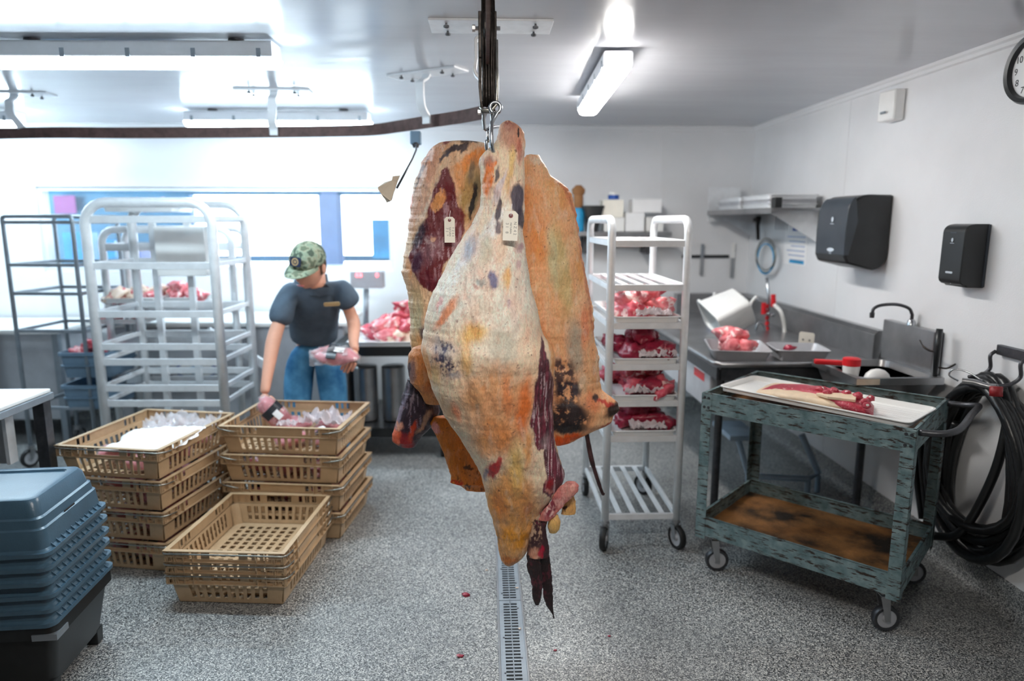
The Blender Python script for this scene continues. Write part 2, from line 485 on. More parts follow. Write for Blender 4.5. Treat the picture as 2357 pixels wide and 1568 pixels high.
# ================================================================ meat rail
RZ = 1.955   # underside of the rail
def spline(pts, n=8):
    out = []
    P = [Vector(p) for p in pts]; P = [P[0] * 2 - P[1]] + P + [P[-1] * 2 - P[-2]]
    for i in range(1, len(P) - 2):
        for k in range(n):
            t = k / n
            a, b, c, d = P[i - 1], P[i], P[i + 1], P[i + 2]
            out.append(0.5 * ((2 * b) + (c - a) * t + (2 * a - 5 * b + 4 * c - d) * t * t + (3 * b - a - 3 * c + d) * t ** 3))
    out.append(P[-2]); return out
def rz(px, py): return PZ(px, py, RZ)
path = [(-4.6, 4.62, RZ), tuple(PZ(0, 320, RZ)), tuple(PZ(300, 318.5, RZ)), tuple(PZ(620, 316.5, RZ)), tuple(PZ(800, 314, RZ)), tuple(PZ(868, 311, RZ)), tuple(PZ(920, 304, RZ)), tuple(PZ(985, 294.5, RZ)), tuple(PZ(1060, 284, RZ)), tuple(PZ(1110, 275, RZ)), (-.012, 3.25, RZ), (.006, 2.9, RZ), (.006, 2.5, RZ), (.006, 1.0, RZ), (.006, -2.6, RZ)]
sp = spline(path, 6)
rr = thing('meat_rail', 'brown flat steel meat rail curving from the left wall to run overhead', 'rail', (0, 3.0, RZ))
m = MB(); rings = []
for i, p in enumerate(sp):
    a = sp[max(0, i - 1)]; b = sp[min(len(sp) - 1, i + 1)]
    d = (b - a).normalized(); s = Vector((d.y, -d.x, 0)) * .005
    rings.append([p - s, p + s, p + s + Vector((0, 0, .058)), p - s + Vector((0, 0, .058))])
m.loops(rings); m.build('rail_bar', 'rail', rr, world=True)

def hanger(label, top, bot, rz_, plate=(.42, .12), mt='white_metal', thick=.012, side=-1):
    """ceiling plate, gooseneck arm reaching the side of the rail, bolts"""
    t = thing('rail_hanger', label, 'bracket', (top.x, top.y, HC), 0, 'rail hangers on the ceiling')
    R = Matrix.Rotation(rz_, 4, 'Z')
    m = MB(); m.cbox((0, 0, -.004), (plate[0], plate[1], .008), R); m.build('mounting_plate', mt, t, bevel=.001)
    d = bot - top
    m = MB(); dx = R @ Vector((side * .055, 0, 0))
    dz = RZ + .029 - HC
    pts = [Vector((0, 0, -.01)), Vector((0, 0, -.03)) + dx * .3, Vector((0, 0, -.05)) + dx * .95, Vector((0, 0, -.07)) + dx, Vector((0, 0, dz * .55)) + dx, Vector((d.x, d.y, dz + .05)) + dx * .8, Vector((d.x, d.y, dz + .015)) + (R @ Vector((side * .012, 0, 0))), Vector((d.x, d.y, dz - .02)) + (R @ Vector((side * .010, 0, 0)))]
    sp2 = spline(pts, 5)
    ax = R @ Vector((0, 1, 0)) * .022
    rings = []
    for i, p in enumerate(sp2):
        a = sp2[max(0, i - 1)]; b = sp2[min(len(sp2) - 1, i + 1)]
        nn = (b - a).normalized().cross(ax.normalized()) * thick / 2
        rings.append([p - ax - nn, p + ax - nn, p + ax + nn, p - ax + nn])
    m.loops(rings); m.build('gooseneck_arm', mt, t, bevel=.002)
    m = MB(); m.lathe([(.004, 0), (.004, -.006), (.010, -.008), (.010, -.015), (.005, -.017)], 6); bme = m.mesh('bolt', 'steel_dark')
    for sx in (-.36, .36):
        for sy in (-.3, .3):
            b = link('bolt', bme, t); b.location = R @ Vector((sx * plate[0], sy * plate[1], -.008))
    m = MB(); c = Vector((d.x, d.y, dz)); m.lathe([(.012, -.012), (.012, .012)], 8, Matrix.Translation(c) @ R @ Matrix.Rotation(pi / 2, 4, 'Y')); m.build('clamp_bolt', 'steel', t)
    return t
c = PZ(1130, 55, HC)
hanger('rail hanger with long ceiling plate directly above the hanging beef', Vector((c.x, 2.63, HC)), Vector((.006, 2.63, RZ)), 0, (.44, .17), 'alu', side=-1)
c = PZ(975, 180, HC); b_ = PZ(985, 290, RZ); hanger('white rail hanger just left of the chain where the rail curves', Vector((b_.x, b_.y, HC)), Vector((b_.x, b_.y, RZ)), radians(58), (.12, .40), side=-1)
b_ = PZ(632, 316, RZ); hanger('white rail hanger below the end of the long strip light', Vector((b_.x + .01, b_.y, HC)), Vector((b_.x, b_.y, RZ)), radians(92), (.12, .40), side=-1)
b_ = PZ(58, 320, RZ); hanger('white rail hanger near the left edge of the picture', Vector((b_.x - .03, b_.y, HC)), Vector((b_.x, b_.y, RZ)), radians(92), (.12, .40), side=-1)

# ---------------------------------------------------------------- trolley, chain and hook
CY = 2.15
tr = thing('rail_trolley', 'greasy black steel rail trolley with swivel and chain holding the beef', 'trolley', (.006, CY, RZ))
m = MB(); m.lathe([(.012, -.012), (.046, -.012), (.050, -.008), (.050, .008), (.046, .012), (.012, .012)], 24, Matrix.Translation((0, 0, .108)) @ Matrix.Rotation(pi / 2, 4, 'Y'))
m.build('wheel', 'iron', tr, smooth=40)
m = MB()
for sx, w in ((-.022, .010), (.022, .010)):
    m.loops([[(sx - w / 2, -.024, z), (sx + w / 2, -.024, z), (sx + w / 2, .024, z), (sx - w / 2, .024, z)] for z in (.15, .02)] , )
    m.loops([[(sx * k - w / 2, -y_, z), (sx * k + w / 2, -y_, z), (sx * k + w / 2, y_, z), (sx * k - w / 2, y_, z)] for z, k, y_ in ((.02, 1, .024), (-.06, 1.05, .02), (-.10, .9, .02), (-.135, .75, .016))])
m.build('side_plate', 'iron', tr, bevel=.002)
m = MB()
for i, (x, r) in enumerate(((-.013, .0045), (-.005, .006), (.004, .005), (.012, .006), (.018, .004))):
    m.tube([(x, -.026 + .002 * i, .2), (x * 1.1, -.028, .08), (x * .9, -.027, -.02), (x, -.026, -.09), (x * .8, -.02, -.118)], r, 8)
m.build('tie_rod', 'iron', tr, smooth=True)
m = MB(); m.lathe([(.006, -.038), (.006, .038)], 8, Matrix.Translation((0, 0, .108)) @ Matrix.Rotation(pi / 2, 4, 'Y')); m.lathe([(.010, -.045), (.010, -.036)], 6, Matrix.Translation((0, 0, .108)) @ Matrix.Rotation(pi / 2, 4, 'Y')); m.build('axle', 'steel', tr)
m = MB(); m.tube([(.026, -.026, .07), (.028, -.028, -.06), (.026, -.028, -.112), (.012, -.026, -.128), (-.014, -.026, -.128), (-.022, -.02, -.118)], .005, 8); m.build('keeper_wire', 'galv', tr, smooth=True)
# shackle
m = MB(); z = -.135
m.tube([(-.012, -.012, z + .012), (-.013, -.012, z - .02), (-.010, -.012, z - .045), (0, -.012, z - .052), (.010, -.012, z - .045), (.013, -.012, z - .02), (.012, -.012, z + .012)], .0055, 8)
m.lathe([(.005, -.026), (.005, .026)], 8, Matrix.Translation((0, -.012, z + .004)) @ Matrix.Rotation(pi / 2, 4, 'Y'))
m.lathe([(.009, -.03), (.009, -.022)], 6, Matrix.Translation((0, -.012, z + .004)) @ Matrix.Rotation(pi / 2, 4, 'Y'))
m.build('shackle', 'steel', tr, smooth=40)
def link_mesh(L=.042, W=.026, r=.0052):
    m = MB(); h = L / 2 - W / 2; R = W / 2 - r
    pts = [(R * cos(radians(a)), 0, h + R * sin(radians(a))) for a in range(0, 181, 30)] + [(R * cos(radians(a)), 0, -h + R * sin(radians(a))) for a in range(180, 361, 30)]
    m.tube(pts, r, 8, closed=True); return m.mesh('chain_link', 'chrome', smooth=True)
lm = link_mesh()
zc = -.200
for i, (dx, dy, rzv) in enumerate(((0, -.012, 90), (.002, -.012, 20), (.002, 0.01, 85), (-.003, .018, 10), (-.004, .02, 80), (-.004, .022, 15), (-.002, .024, 85))):
    c = link('chain_link', lm, tr); c.location = (dx, dy, zc - i * .0292); c.rotation_euler = (0, radians(4 * (-1) ** i), radians(rzv))
rh = thing('meat_hook', 'rear steel hook hidden behind the front quarter, holding the right quarter', 'hook', (.03, 2.25, 1.76))
m = MB(); m.tube(spline([(.004, CY + .024, 1.775), (.02, 2.22, 1.79), (.07, 2.32, 1.80), (.115, 2.38, 1.76), (.12, 2.40, 1.70), (.115, 2.41, 1.66)], 6), .006, 8); m.build('hook_rod', 'chrome', rh, world=True, smooth=True)
# front hook: eye + long shank + bend
hk = thing('meat_hook', 'polished steel S-hook through the shank of the front beef quarter', 'hook', (.018, CY - .03, 1.80))
m = MB()
e = PY(1140, 248, CY - .03) - Vector((.018, CY - .03, 1.80)); e.y = 0
tip = PY(1135, 350, CY - .03) - Vector((.018, CY - .03, 1.80)); tip.y = 0
R_ = .016
eye = [e + Vector((R_ * cos(radians(a)), 0, R_ * sin(radians(a)))) for a in range(-70, 251, 20)]
sh = [Vector((tip.x - .004, -.012, e.z - .045)), Vector((tip.x - .005, -.022, tip.z + .05)), Vector((tip.x - .003, -.024, tip.z + .012)), Vector((tip.x + .003, -.012, tip.z - .004)), Vector((tip.x + .006, .012, tip.z - .006)), Vector((tip.x + .008, .03, tip.z + .008)), Vector((tip.x + .008, .04, tip.z + .03))]
pts = list(reversed(eye))
pts = [p for p in eye[::-1]][::-1]
full = pts[::-1] + []            # eye runs back to its start, then the shank
full = full[:-1] + [full[-1]] + spline(sh, 5)
m.tube(full, [.0058] * (len(full) - 6) + [.0058, .0055, .005, .004, .003, .0015], 10)
m.build('hook_rod', 'chrome', hk, smooth=True)
# ================================================================ hanging beef
def vnoise(x, y, seed=0):
    """smooth lattice noise, vectorised"""
    x = np.asarray(x, float); y = np.asarray(y, float)
    xi = np.floor(x).astype(np.int64); yi = np.floor(y).astype(np.int64)
    xf = x - xi; yf = y - yi
    u = xf * xf * (3 - 2 * xf); v = yf * yf * (3 - 2 * yf)
    def h(a, b):
        n = (a * 374761393 + b * 668265263 + seed * 974634777) & 0xffffffff
        n = ((n ^ (n >> 13)) * 1274126177) & 0xffffffff
        return ((n ^ (n >> 16)) & 0xffff) / 65535.0
    return (h(xi, yi) * (1 - u) + h(xi + 1, yi) * u) * (1 - v) + (h(xi, yi + 1) * (1 - u) + h(xi + 1, yi + 1) * u) * v
def fbm(x, y, seed=0, o=4):
    s = 0; a = .5; t = 0
    for i in range(o):
        ca, sa = math.cos(.7 + 1.1 * i), math.sin(.7 + 1.1 * i)
        s = s + a * vnoise((x * ca - y * sa) * 2 ** i, (x * sa + y * ca) * 2 ** i, seed + i * 17); t += a; a *= .5
    return s / t * 2 - 1
def hexrgb(h): return np.array(lin(h)[:3])
def inpoly(px, py, poly):
    c = np.zeros(px.shape, bool); n = len(poly); d = np.full(px.shape, 1e9)
    for i in range(n):
        x0, y0 = poly[i]; x1, y1 = poly[(i + 1) % n]
        if y0 != y1:
            k = ((y0 > py) != (y1 > py)) & (px < (x1 - x0) * (py - y0) / (y1 - y0) + x0)
            c ^= k
        t = np.clip(((px - x0) * (x1 - x0) + (py - y0) * (y1 - y0)) / ((x1 - x0) ** 2 + (y1 - y0) ** 2 + 1e-9), 0, 1)
        d = np.minimum(d, np.hypot(px - x0 - t * (x1 - x0), py - y0 - t * (y1 - y0)))
    return np.where(c, d, -d)
def paint(px, py, base, marks, seed=0):
    """natural colour of fat, membrane and muscle: soft patches, streaked along the fibres"""
    wx = px + 7 * fbm(px / 22, py / 34, seed + 1) + 3.0 * fbm(px / 5, py / 14, seed + 2)
    wy = py + 11 * fbm(px / 26, py / 30, seed + 3) + 7 * fbm(px / 4.0, py / 12, seed + 4)
    col = np.tile(hexrgb(base), (px.size, 1)).reshape(px.shape + (3,))
    for mk in marks:
        if mk[0] == 'b':
            _, x, y, rx, ry, rot, h, st, soft = mk
            a = radians(rot); dx = wx - x; dy = wy - y
            u = (dx * cos(a) + dy * sin(a)) / rx; v = (-dx * sin(a) + dy * cos(a)) / ry
            w = np.clip((1 - np.hypot(u, v)) / soft + .0, 0, 1)
        elif mk[0] == 'm':   # mottled ellipse
            _, x, y, rx, ry, rot, h, st, th = mk
            a = radians(rot); dx = wx - x; dy = wy - y
            u = (dx * cos(a) + dy * sin(a)) / rx; v = (-dx * sin(a) + dy * cos(a)) / ry
            w = np.clip((1 - np.hypot(u, v)) * 2, 0, 1) * np.clip((fbm(px / 11, py / 19, seed + int(x)) * .8 + .5 * fbm(px / 3.5, py / 6, seed + 2 + int(x)) - th) * 3.2, 0, 1)
        elif mk[0] == 'p':
            _, poly, h, st, soft = mk
            w = np.clip(inpoly(wx, wy, poly) / soft + .5, 0, 1)
        elif mk[0] == 's':   # streaks inside a polygon
            _, poly, h, st, fx, fy, th = mk
            w = np.clip(inpoly(wx, wy, poly) / 4, 0, 1) * np.clip((fbm(px / fx, py / fy, seed + 31) - th) * 5, 0, 1)
        w = (w * w * (3 - 2 * w) * st)[..., None]
        col = col * (1 - w) + hexrgb(h) * w
    # membrane and fat tones at several sizes, fibres
    t1 = fbm(px / 38, py / 64, seed + 61); t2 = fbm(px / 11, py / 34, seed + 62); t3 = fbm(px / 5, py / 50, seed + 63)
    lum = col.mean(-1, keepdims=True); lightw = np.clip((lum - .12) * 4, 0, 1)
    for w, h in ((np.clip(t1 * 1.8, 0, 1) * .20, 'eadbc4'), (np.clip(-t1 * 1.8, 0, 1) * .20, 'd98a60'), (np.clip((t2 - .18) * 3, 0, 1) * .22, 'efe6d8'), (np.clip((-t2 - .22) * 3, 0, 1) * .20, 'b5714e'), (np.clip(.05 - np.abs(t3), 0, 1) * 5, 'b8694c')):
        col = col * (1 - w[..., None] * lightw) + hexrgb(h) * w[..., None] * lightw
    # fine fibre tone and small dark flecks
    col = col * 1.06 * (1 + .13 * fbm(px / 3.2, py / 13, seed + 7) + .10 * fbm(px / 1.7, py / 3, seed + 8))[..., None]
    fl = np.clip((fbm(px / 5.5, py / 6.5, seed + 9, 3) - .60) * 9, 0, 1)[..., None] * .75
    col = col * (1 - fl) + hexrgb('5b2a26') * fl
    vn = np.clip((.018 - np.abs(fbm(px / 24, py / 26, seed + 12, 3))) * 60, 0, 1) * np.clip(fbm(px / 60, py / 60, seed + 13) * 4, 0, 1)
    col = col * (1 - .35 * vn[..., None]) + hexrgb('9a4a38') * .35 * vn[..., None]
    g = col.mean(-1, keepdims=True); col = (g + (col - g) * 1.16) * 1.08
    return np.clip(col, .004, .92)
def flesh_material():
    m, nt, b = nmat('beef_surface')
    at = nt.nodes.new('ShaderNodeAttribute'); at.attribute_name = 'Col'
    co = coords(nt, (1, 1, .35))
    n = N(nt, 'ShaderNodeTexNoise', Scale=260.0, Detail=4.0); nt.links.new(co, n.inputs['Vector'])
    mx = N(nt, 'ShaderNodeMix', data_type='RGBA', blend_type='MULTIPLY'); mx.inputs[0].default_value = .5
    nt.links.new(at.outputs['Color'], mx.inputs[6]); nt.links.new(ramp(nt, [(0.3, lin('c8c0b8')), (0.6, (1, 1, 1, 1))], n.outputs[0]), mx.inputs[7])
    nt.links.new(mx.outputs[2], b.inputs['Base Color'])
    b.inputs['Roughness'].default_value = .42
    b.inputs['Specular IOR Level'].default_value = .55
    b.inputs['Subsurface Weight'].default_value = .06
    b.inputs['Subsurface Radius'].default_value = (.01, .005, .003)
    n2 = N(nt, 'ShaderNodeTexNoise', Scale=70.0, Detail=6.0, Roughness=.65); nt.links.new(co, n2.inputs['Vector'])
    bp = N(nt, 'ShaderNodeBump', Strength=.7, Distance=.008); nt.links.new(n2.outputs[0], bp.inputs['Height']); nt.links.new(bp.outputs[0], b.inputs['Normal'])
    return m
MT['flesh'] = flesh_material()
def body(name, parent, left, right, Y, thick, base, marks, rows=300, cols=160, seed=0, amp=6.0, ycurve=None, edge=2.0, power=1.0):
    """a solid carcass piece: closed rings from its two side profiles, true thickness, folds and lumps.
    thick(t) = depth over half width along the height"""
    la = np.array(sorted(left, key=lambda p: p[1]), float); ra = np.array(sorted(right, key=lambda p: p[1]), float)
    y0 = max(la[0, 1], ra[0, 1]); y1 = min(la[-1, 1], ra[-1, 1])
    py = np.linspace(y0, y1, rows); t = (py - y0) / (y1 - y0)
    xl = np.interp(py, la[:, 1], la[:, 0]); xr = np.interp(py, ra[:, 1], ra[:, 0])
    k = max(1, int(rows * .012)); ker = np.ones(2 * k + 1) / (2 * k + 1)
    sm = lambda a: np.convolve(np.pad(a, k, mode='edge'), ker, 'valid')
    xl, xr = sm(xl), sm(xr)
    xl = xl + edge * fbm(py / 14, py * 0, seed + 50); xr = xr + edge * fbm(py / 14, py * 0 + 9, seed + 51)
    cap = np.sqrt(np.clip(1 - (np.clip(1 - t / .012, 0, 1)) ** 2, .02, 1)) * np.sqrt(np.clip(1 - (np.clip((t - .988) / .012, 0, 1)) ** 2, .02, 1))
    xc = (xl + xr) / 2; hw = (xr - xl) / 2 * cap
    th = np.linspace(0, 2 * pi, cols, endpoint=False)
    C = np.cos(th)[None, :]; S = np.sin(th)[None, :]
    PXx = xc[:, None] + hw[:, None] * C; PYy = np.repeat(py[:, None], cols, 1)
    Tn = np.array([thick(a) for a in t])[:, None] * hw[:, None]
    Sp = np.sign(S) * np.abs(S) ** power
    dpx = -Tn * Sp
    # lumps and fibres
    sd = np.where(S >= 0, 0, 0)
    disp = amp * fbm(PXx / 46, PYy / 70, seed + 20) + amp * .5 * fbm(PXx / 13, PYy / 34, seed + 21) + amp * .16 * fbm(PXx / 4, PYy / 11, seed + 22)
    dpx = dpx - np.sign(S) * np.abs(S) ** .5 * disp * cap[:, None]
    Yc = Y + (np.array([ycurve(a) for a in t]) if ycurve else 0 * t)
    # to metres at the piece's own distance
    r = (PXx - 1178.5) / FPX; u = -(PYy - 784) / FPX
    U = u * cos(PIT) - sin(PIT); f = cos(PIT) + u * sin(PIT)
    dX = r * cos(YAW) + f * sin(YAW); dY = f * cos(YAW) - r * sin(YAW)
    tt = Yc[:, None] / dY
    X = dX * tt; Z = CH + U * tt; YY = Yc[:, None] + dpx * (Y / FPX)
    o = wloc(parent)
    V = np.stack([X - o.x, YY - o.y, Z - o.z], -1).reshape(-1, 3)
    V = np.vstack([V, V[:cols].mean(0), V[-cols:].mean(0)])
    i = np.arange(rows - 1)[:, None] * cols; j = np.arange(cols)[None, :]; j2 = (j + 1) % cols
    F = np.stack([i + j, i + j2, i + cols + j2, i + cols + j], -1).reshape(-1, 4)
    me = bpy.data.meshes.new(name)
    nq = len(F); nv = len(V)
    tri0 = np.array([[rows * cols, (q + 1) % cols, q] for q in range(cols)]); tri1 = np.array([[rows * cols + 1, (rows - 1) * cols + q, (rows - 1) * cols + (q + 1) % cols] for q in range(cols)])
    loops = np.concatenate([F.ravel(), tri0.ravel(), tri1.ravel()]).astype(np.int32)
    starts = np.concatenate([np.arange(nq) * 4, nq * 4 + np.arange(2 * cols) * 3]).astype(np.int32)
    me.vertices.add(nv); me.vertices.foreach_set('co', V.ravel())
    me.loops.add(len(loops)); me.loops.foreach_set('vertex_index', loops)
    me.polygons.add(len(starts)); me.polygons.foreach_set('loop_start', starts)
    me.update(calc_edges=True); me.validate()
    col = paint(PXx, PYy, base, marks, seed)
    cc = np.ones((nv, 4)); cc[:rows * cols, :3] = col.reshape(-1, 3); cc[-2, :3] = col[0].mean(0); cc[-1, :3] = col[-1].mean(0)
    at = me.color_attributes.new('Col', 'FLOAT_COLOR', 'POINT'); at.data.foreach_set('color', cc.ravel())
    me.materials.append(MT['flesh']); me.shade_smooth()
    bm = bmesh.new(); bm.from_mesh(me); bmesh.ops.recalc_face_normals(bm, faces=bm.faces); bm.to_mesh(me); bm.free()
    return link(name, me, parent)

# ---- front quarter
fq = thing('front_beef_quarter', 'long pale orange and cream beef quarter hanging in front, tied with a tag', 'beef', (.05, CY, .35))
Lf = [(1160, 277), (1147, 292), (1145, 312), (1140, 332), (1124, 342), (1108, 356), (1101, 372), (1105, 398), (1108, 425), (1107, 450), (1106, 472), (1098, 492), (1080, 525), (1055, 561), (1033, 600), (1008, 650), (987, 693), (978, 735), (974, 768), (969, 800), (971, 817), (979, 840), (987, 866), (998, 900), (1009, 924), (1020, 950), (1032, 969), (1054, 1000), (1076, 1036), (1103, 1080), (1114, 1120), (1123, 1165), (1137, 1210), (1146, 1250), (1150, 1284), (1160, 1300), (1166, 1305)]
Rf = [(1178, 277), (1190, 285), (1205, 296), (1207, 312), (1209, 336), (1207, 376), (1208, 411), (1207, 490), (1203, 536), (1208, 570), (1213, 600), (1218, 636), (1224, 668), (1237, 705), (1243, 745), (1250, 772), (1262, 784), (1274, 800), (1277, 820), (1275, 860), (1275, 884), (1272, 930), (1273, 982), (1277, 1010), (1283, 1036), (1292, 1066), (1302, 1094), (1290, 1120), (1270, 1145), (1252, 1170), (1240, 1196), (1224, 1232), (1216, 1262), (1208, 1280), (1192, 1294), (1176, 1304)]
strip = [(1243, 768), (1252, 800), (1264, 840), (1275, 884), (1272, 940), (1274, 985), (1282, 1030), (1290, 1062), (1302, 1094), (1290, 1118), (1262, 1128), (1244, 1110), (1246, 1090), (1256, 1080), (1250, 1050), (1246, 1015), (1232, 1015), (1222, 985), (1217, 950), (1221, 900), (1229, 860), (1234, 815)]
marks = [
    ('b', 1150, 640, 130, 260, 8, 'efe5da', .85, .6), ('b', 1060, 660, 60, 130, 28, 'f0ebe4', .85, .6), ('b', 1150, 900, 120, 140, 0, 'dca276', .8, .7),
    ('b', 1170, 1180, 90, 160, 0, 'd99a58', .85, .5),
    ('b', 1178, 310, 40, 45, 0, 'bb8a78', .9, .5), ('b', 1196, 306, 4, 8, -10, '2a1a1c', .95, .5), ('b', 1188, 346, 3, 8, 0, '4a2420', .9, .5), ('b', 1168, 283, 14, 6, 0, '7c3a3c', .8, .5), ('b', 1172, 290, 22, 14, 0, '96605a', .6, .6), ('b', 1196, 350, 9, 40, 0, 'a0453c', .75, .6),
    ('b', 1178, 372, 12, 50, 4, 'dfc089', .95, .6), ('b', 1126, 372, 22, 22, 0, 'a67a6c', .9, .6), ('b', 1124, 415, 15, 52, 6, 'e87424', .95, .5), ('b', 1137, 384, 5, 18, 0, 'f0782a', .9, .5),
    ('b', 1150, 430, 10, 60, 22, 'cfc7cc', .9, .6), ('b', 1144, 402, 5, 22, 10, '35303c', .9, .5), ('b', 1128, 530, 20, 90, 30, 'f3f0ee', .9, .6), ('b', 1070, 590, 12, 60, 34, 'f2f2f4', .8, .7),
    ('b', 1190, 462, 21, 50, 0, '433c4c', .97, .35), ('b', 1198, 505, 11, 30, 0, '3a3340', .95, .4), ('b', 1145, 482, 8, 36, 4, '3c3342', .93, .4), ('b', 1146, 520, 9, 16, 0, '474052', .85, .5), ('b', 1168, 420, 8, 40, 4, 'd9bb8c', .8, .6),
    ('b', 1085, 565, 20, 44, 22, '98a1b4', .8, .7), ('b', 1118, 575, 22, 50, 10, 'c6cbbb', .8, .7), ('b', 1155, 570, 22, 45, 0, 'e0c9b2', .7, .7), ('b', 1193, 570, 12, 18, 0, '8e5a74', .7, .7), ('b', 1194, 605, 8, 16, 0, 'a87a88', .6, .7),
    ('b', 1133, 634, 16, 22, 0, '56618a', .92, .5), ('b', 1108, 640, 14, 16, 0, '8fa6a8', .8, .7), ('b', 1163, 632, 15, 34, 4, 'e9b070', .85, .7), ('b', 1100, 655, 10, 7, 20, '9a4038', .6, .8),
    ('b', 1168, 690, 8, 18, 0, 'a89fae', .75, .7), ('b', 1032, 712, 14, 62, 33, 'e28d66', .92, .6), ('b', 1016, 692, 8, 24, 30, 'd8808c', .6, .8), ('b', 1110, 700, 40, 34, 0, 'd3d2c4', .7, .8),
    ('b', 1092, 752, 48, 34, -10, 'ecb877', .9, .7), ('b', 1078, 800, 22, 60, 0, 'e6b57c', .85, .7), ('b', 1155, 780, 46, 56, -30, 'bdbcae', .85, .6), ('b', 1200, 790, 22, 90, 3, 'ecd2bb', .8, .8), ('b', 1180, 720, 12, 60, -6, 'cdbfb8', .6, .8),
    ('b', 1025, 790, 40, 34, 0, 'c4c0c2', .85, .7), ('m', 1030, 790, 44, 26, 0, '3d3a58', .9, .02), ('m', 1028, 822, 44, 30, 8, '35304c', .95, -.05), ('b', 1048, 842, 22, 18, 0, '8f8f9e', .7, .8), ('b', 1005, 850, 22, 40, -20, 'dcc592', .8, .8),
    ('b', 985, 830, 12, 60, -12, 'e5a56c', .9, .7), ('b', 1036, 930, 26, 60, -22, 'd8bd9c', .8, .8), ('b', 1090, 890, 40, 55, 10, 'b88c64', .6, .9), ('b', 1052, 930, 14, 40, -20, 'd87858', .7, .8), ('b', 1130, 860, 60, 24, 0, 'e8a87c', .7, .9),
    ('b', 1200, 920, 26, 110, 4, 'dd7038', .85, .8), ('b', 1165, 880, 16, 80, -8, 'de8050', .6, .8), ('b', 1140, 980, 66, 60, 0, 'dc8c52', .85, .8), ('b', 1110, 1000, 30, 40, -20, 'e0a878', .7, .8), ('b', 1210, 1010, 16, 60, 0, 'e89048', .8, .8),
    ('b', 1185, 1050, 26, 90, 0, 'dcbb7c', .92, .7), ('b', 1137, 1058, 19, 32, 28, 'a01f2c', .97, .45), ('b', 1118, 1080, 6, 26, 10, '6d6a82', .8, .6), ('b', 1150, 1035, 10, 16, 20, 'b83030', .9, .6),
    ('b', 1150, 1150, 26, 60, -8, 'd58c54', .8, .8), ('b', 1180, 1230, 40, 42, 0, 'd99235', .9, .6), ('b', 1150, 1240, 16, 40, -10, 'd8a06c', .8, .8), ('b', 1176, 1284, 26, 18, 0, 'b06a38', .9, .6), ('b', 1166, 1302, 14, 7, 0, '2c2020', .95, .5),
    ('b', 1145, 1232, 5, 40, -18, '6c5c3c', .5, .8), ('b', 1215, 1150, 12, 40, 10, 'c98868', .7, .8),
    ('b', 1268, 800, 10, 90, -3, 'e79c60', .9, .6),
    ('p', strip, '45182a', .97, 4.0), ('s', strip, '8a3a4c', .55, 3.0, 40, -.1), ('s', strip, 'cbb6bc', .9, 2.4, 46, .16), ('b', 1252, 1000, 18, 30, -10, 'b9a2a8', .5, .8), ('b', 1262, 1095, 16, 22, 0, '9c2a30', .8, .6), ('b', 1262, 1112, 14, 6, 25, 'cf9088', .7, .7),
    ('b', 1230, 1230, 8, 34, 6, '2a2020', .9, .5),
]
body('fat_cover', fq, Lf, Rf, CY, lambda t: .62 + .2 * sin(pi * t), 'edd3ba', marks, rows=620, cols=300, seed=3, amp=8, ycurve=lambda t: -.03 * sin(pi * t), edge=2.2)
# skirt tatters, bone end, fat ball, dried strips
body('knuckle_flap', fq, [(1305, 1108), (1284, 1124), (1272, 1142), (1262, 1162), (1248, 1180), (1240, 1198)], [(1322, 1108), (1331, 1118), (1328, 1132), (1314, 1146), (1300, 1160), (1285, 1178), (1262, 1204)], CY - .06, lambda t: .42, 'c97f7c',
     [('b', 1268, 1170, 16, 34, 35, '6c1c34', .9, .7), ('m', 1290, 1150, 30, 30, 0, 'e0b0ac', .7, .0), ('b', 1318, 1122, 12, 10, 0, 'e8a8a0', .9, .5), ('m', 1275, 1172, 30, 30, 0, 'e8c8c4', .8, 0)], rows=110, cols=80, seed=8, amp=6, edge=5)
body('torn_flap', fq, [(1312, 1136), (1300, 1150), (1296, 1168), (1292, 1184)], [(1318, 1136), (1326, 1155), (1324, 1178), (1322, 1189)], CY - .03, lambda t: .5, 'd9b078',
     [('m', 1306, 1178, 20, 20, 0, '2c1a1c', .95, -.15)], rows=60, cols=48, seed=9, amp=2, edge=4)
body('fat_ball', fq, [(1268, 1184), (1262, 1196), (1260, 1212), (1264, 1226)], [(1284, 1184), (1290, 1200), (1288, 1218), (1278, 1230)], CY - .05, lambda t: .9, 'dcb87c', [], rows=50, cols=48, seed=10, amp=1.5, edge=1)
body('sinew_end', fq, [(1262, 1150), (1240, 1175), (1228, 1200), (1218, 1232), (1214, 1262), (1210, 1282)], [(1278, 1158), (1262, 1190), (1256, 1215), (1260, 1240), (1264, 1262), (1265, 1286)], CY - .045, lambda t: .55, '3a2328',
     [('m', 1240, 1215, 30, 50, 20, 'b59a86', .95, .0), ('b', 1232, 1266, 22, 18, 0, 'd09a84', .9, .6), ('b', 1246, 1262, 12, 14, 0, 'a8203c', .9, .6), ('m', 1250, 1180, 24, 40, 20, '8a2c48', .9, .05)], rows=130, cols=90, seed=11, amp=4, edge=3)
dk = [('m', 1244, 1330, 40, 90, 0, '5a2a36', .7, .12)]
body('dried_flank_strip', fq, [(1212, 1276), (1214, 1310), (1222, 1340), (1226, 1370), (1230, 1388), (1234, 1394)], [(1240, 1276), (1246, 1300), (1249, 1340), (1248, 1368), (1243, 1386), (1238, 1395)], CY - .05, lambda t: .4, '241619', dk, rows=120, cols=60, seed=12, amp=3, edge=3)
body('dried_flank_strip', fq, [(1236, 1276), (1243, 1310), (1247, 1345), (1252, 1380), (1262, 1402), (1270, 1412), (1274, 1424)], [(1264, 1276), (1268, 1310), (1271, 1345), (1273, 1372), (1272, 1395), (1274, 1412), (1277, 1424)], CY - .03, lambda t: .4, '221417', dk, rows=150, cols=60, seed=13, amp=3, edge=3)

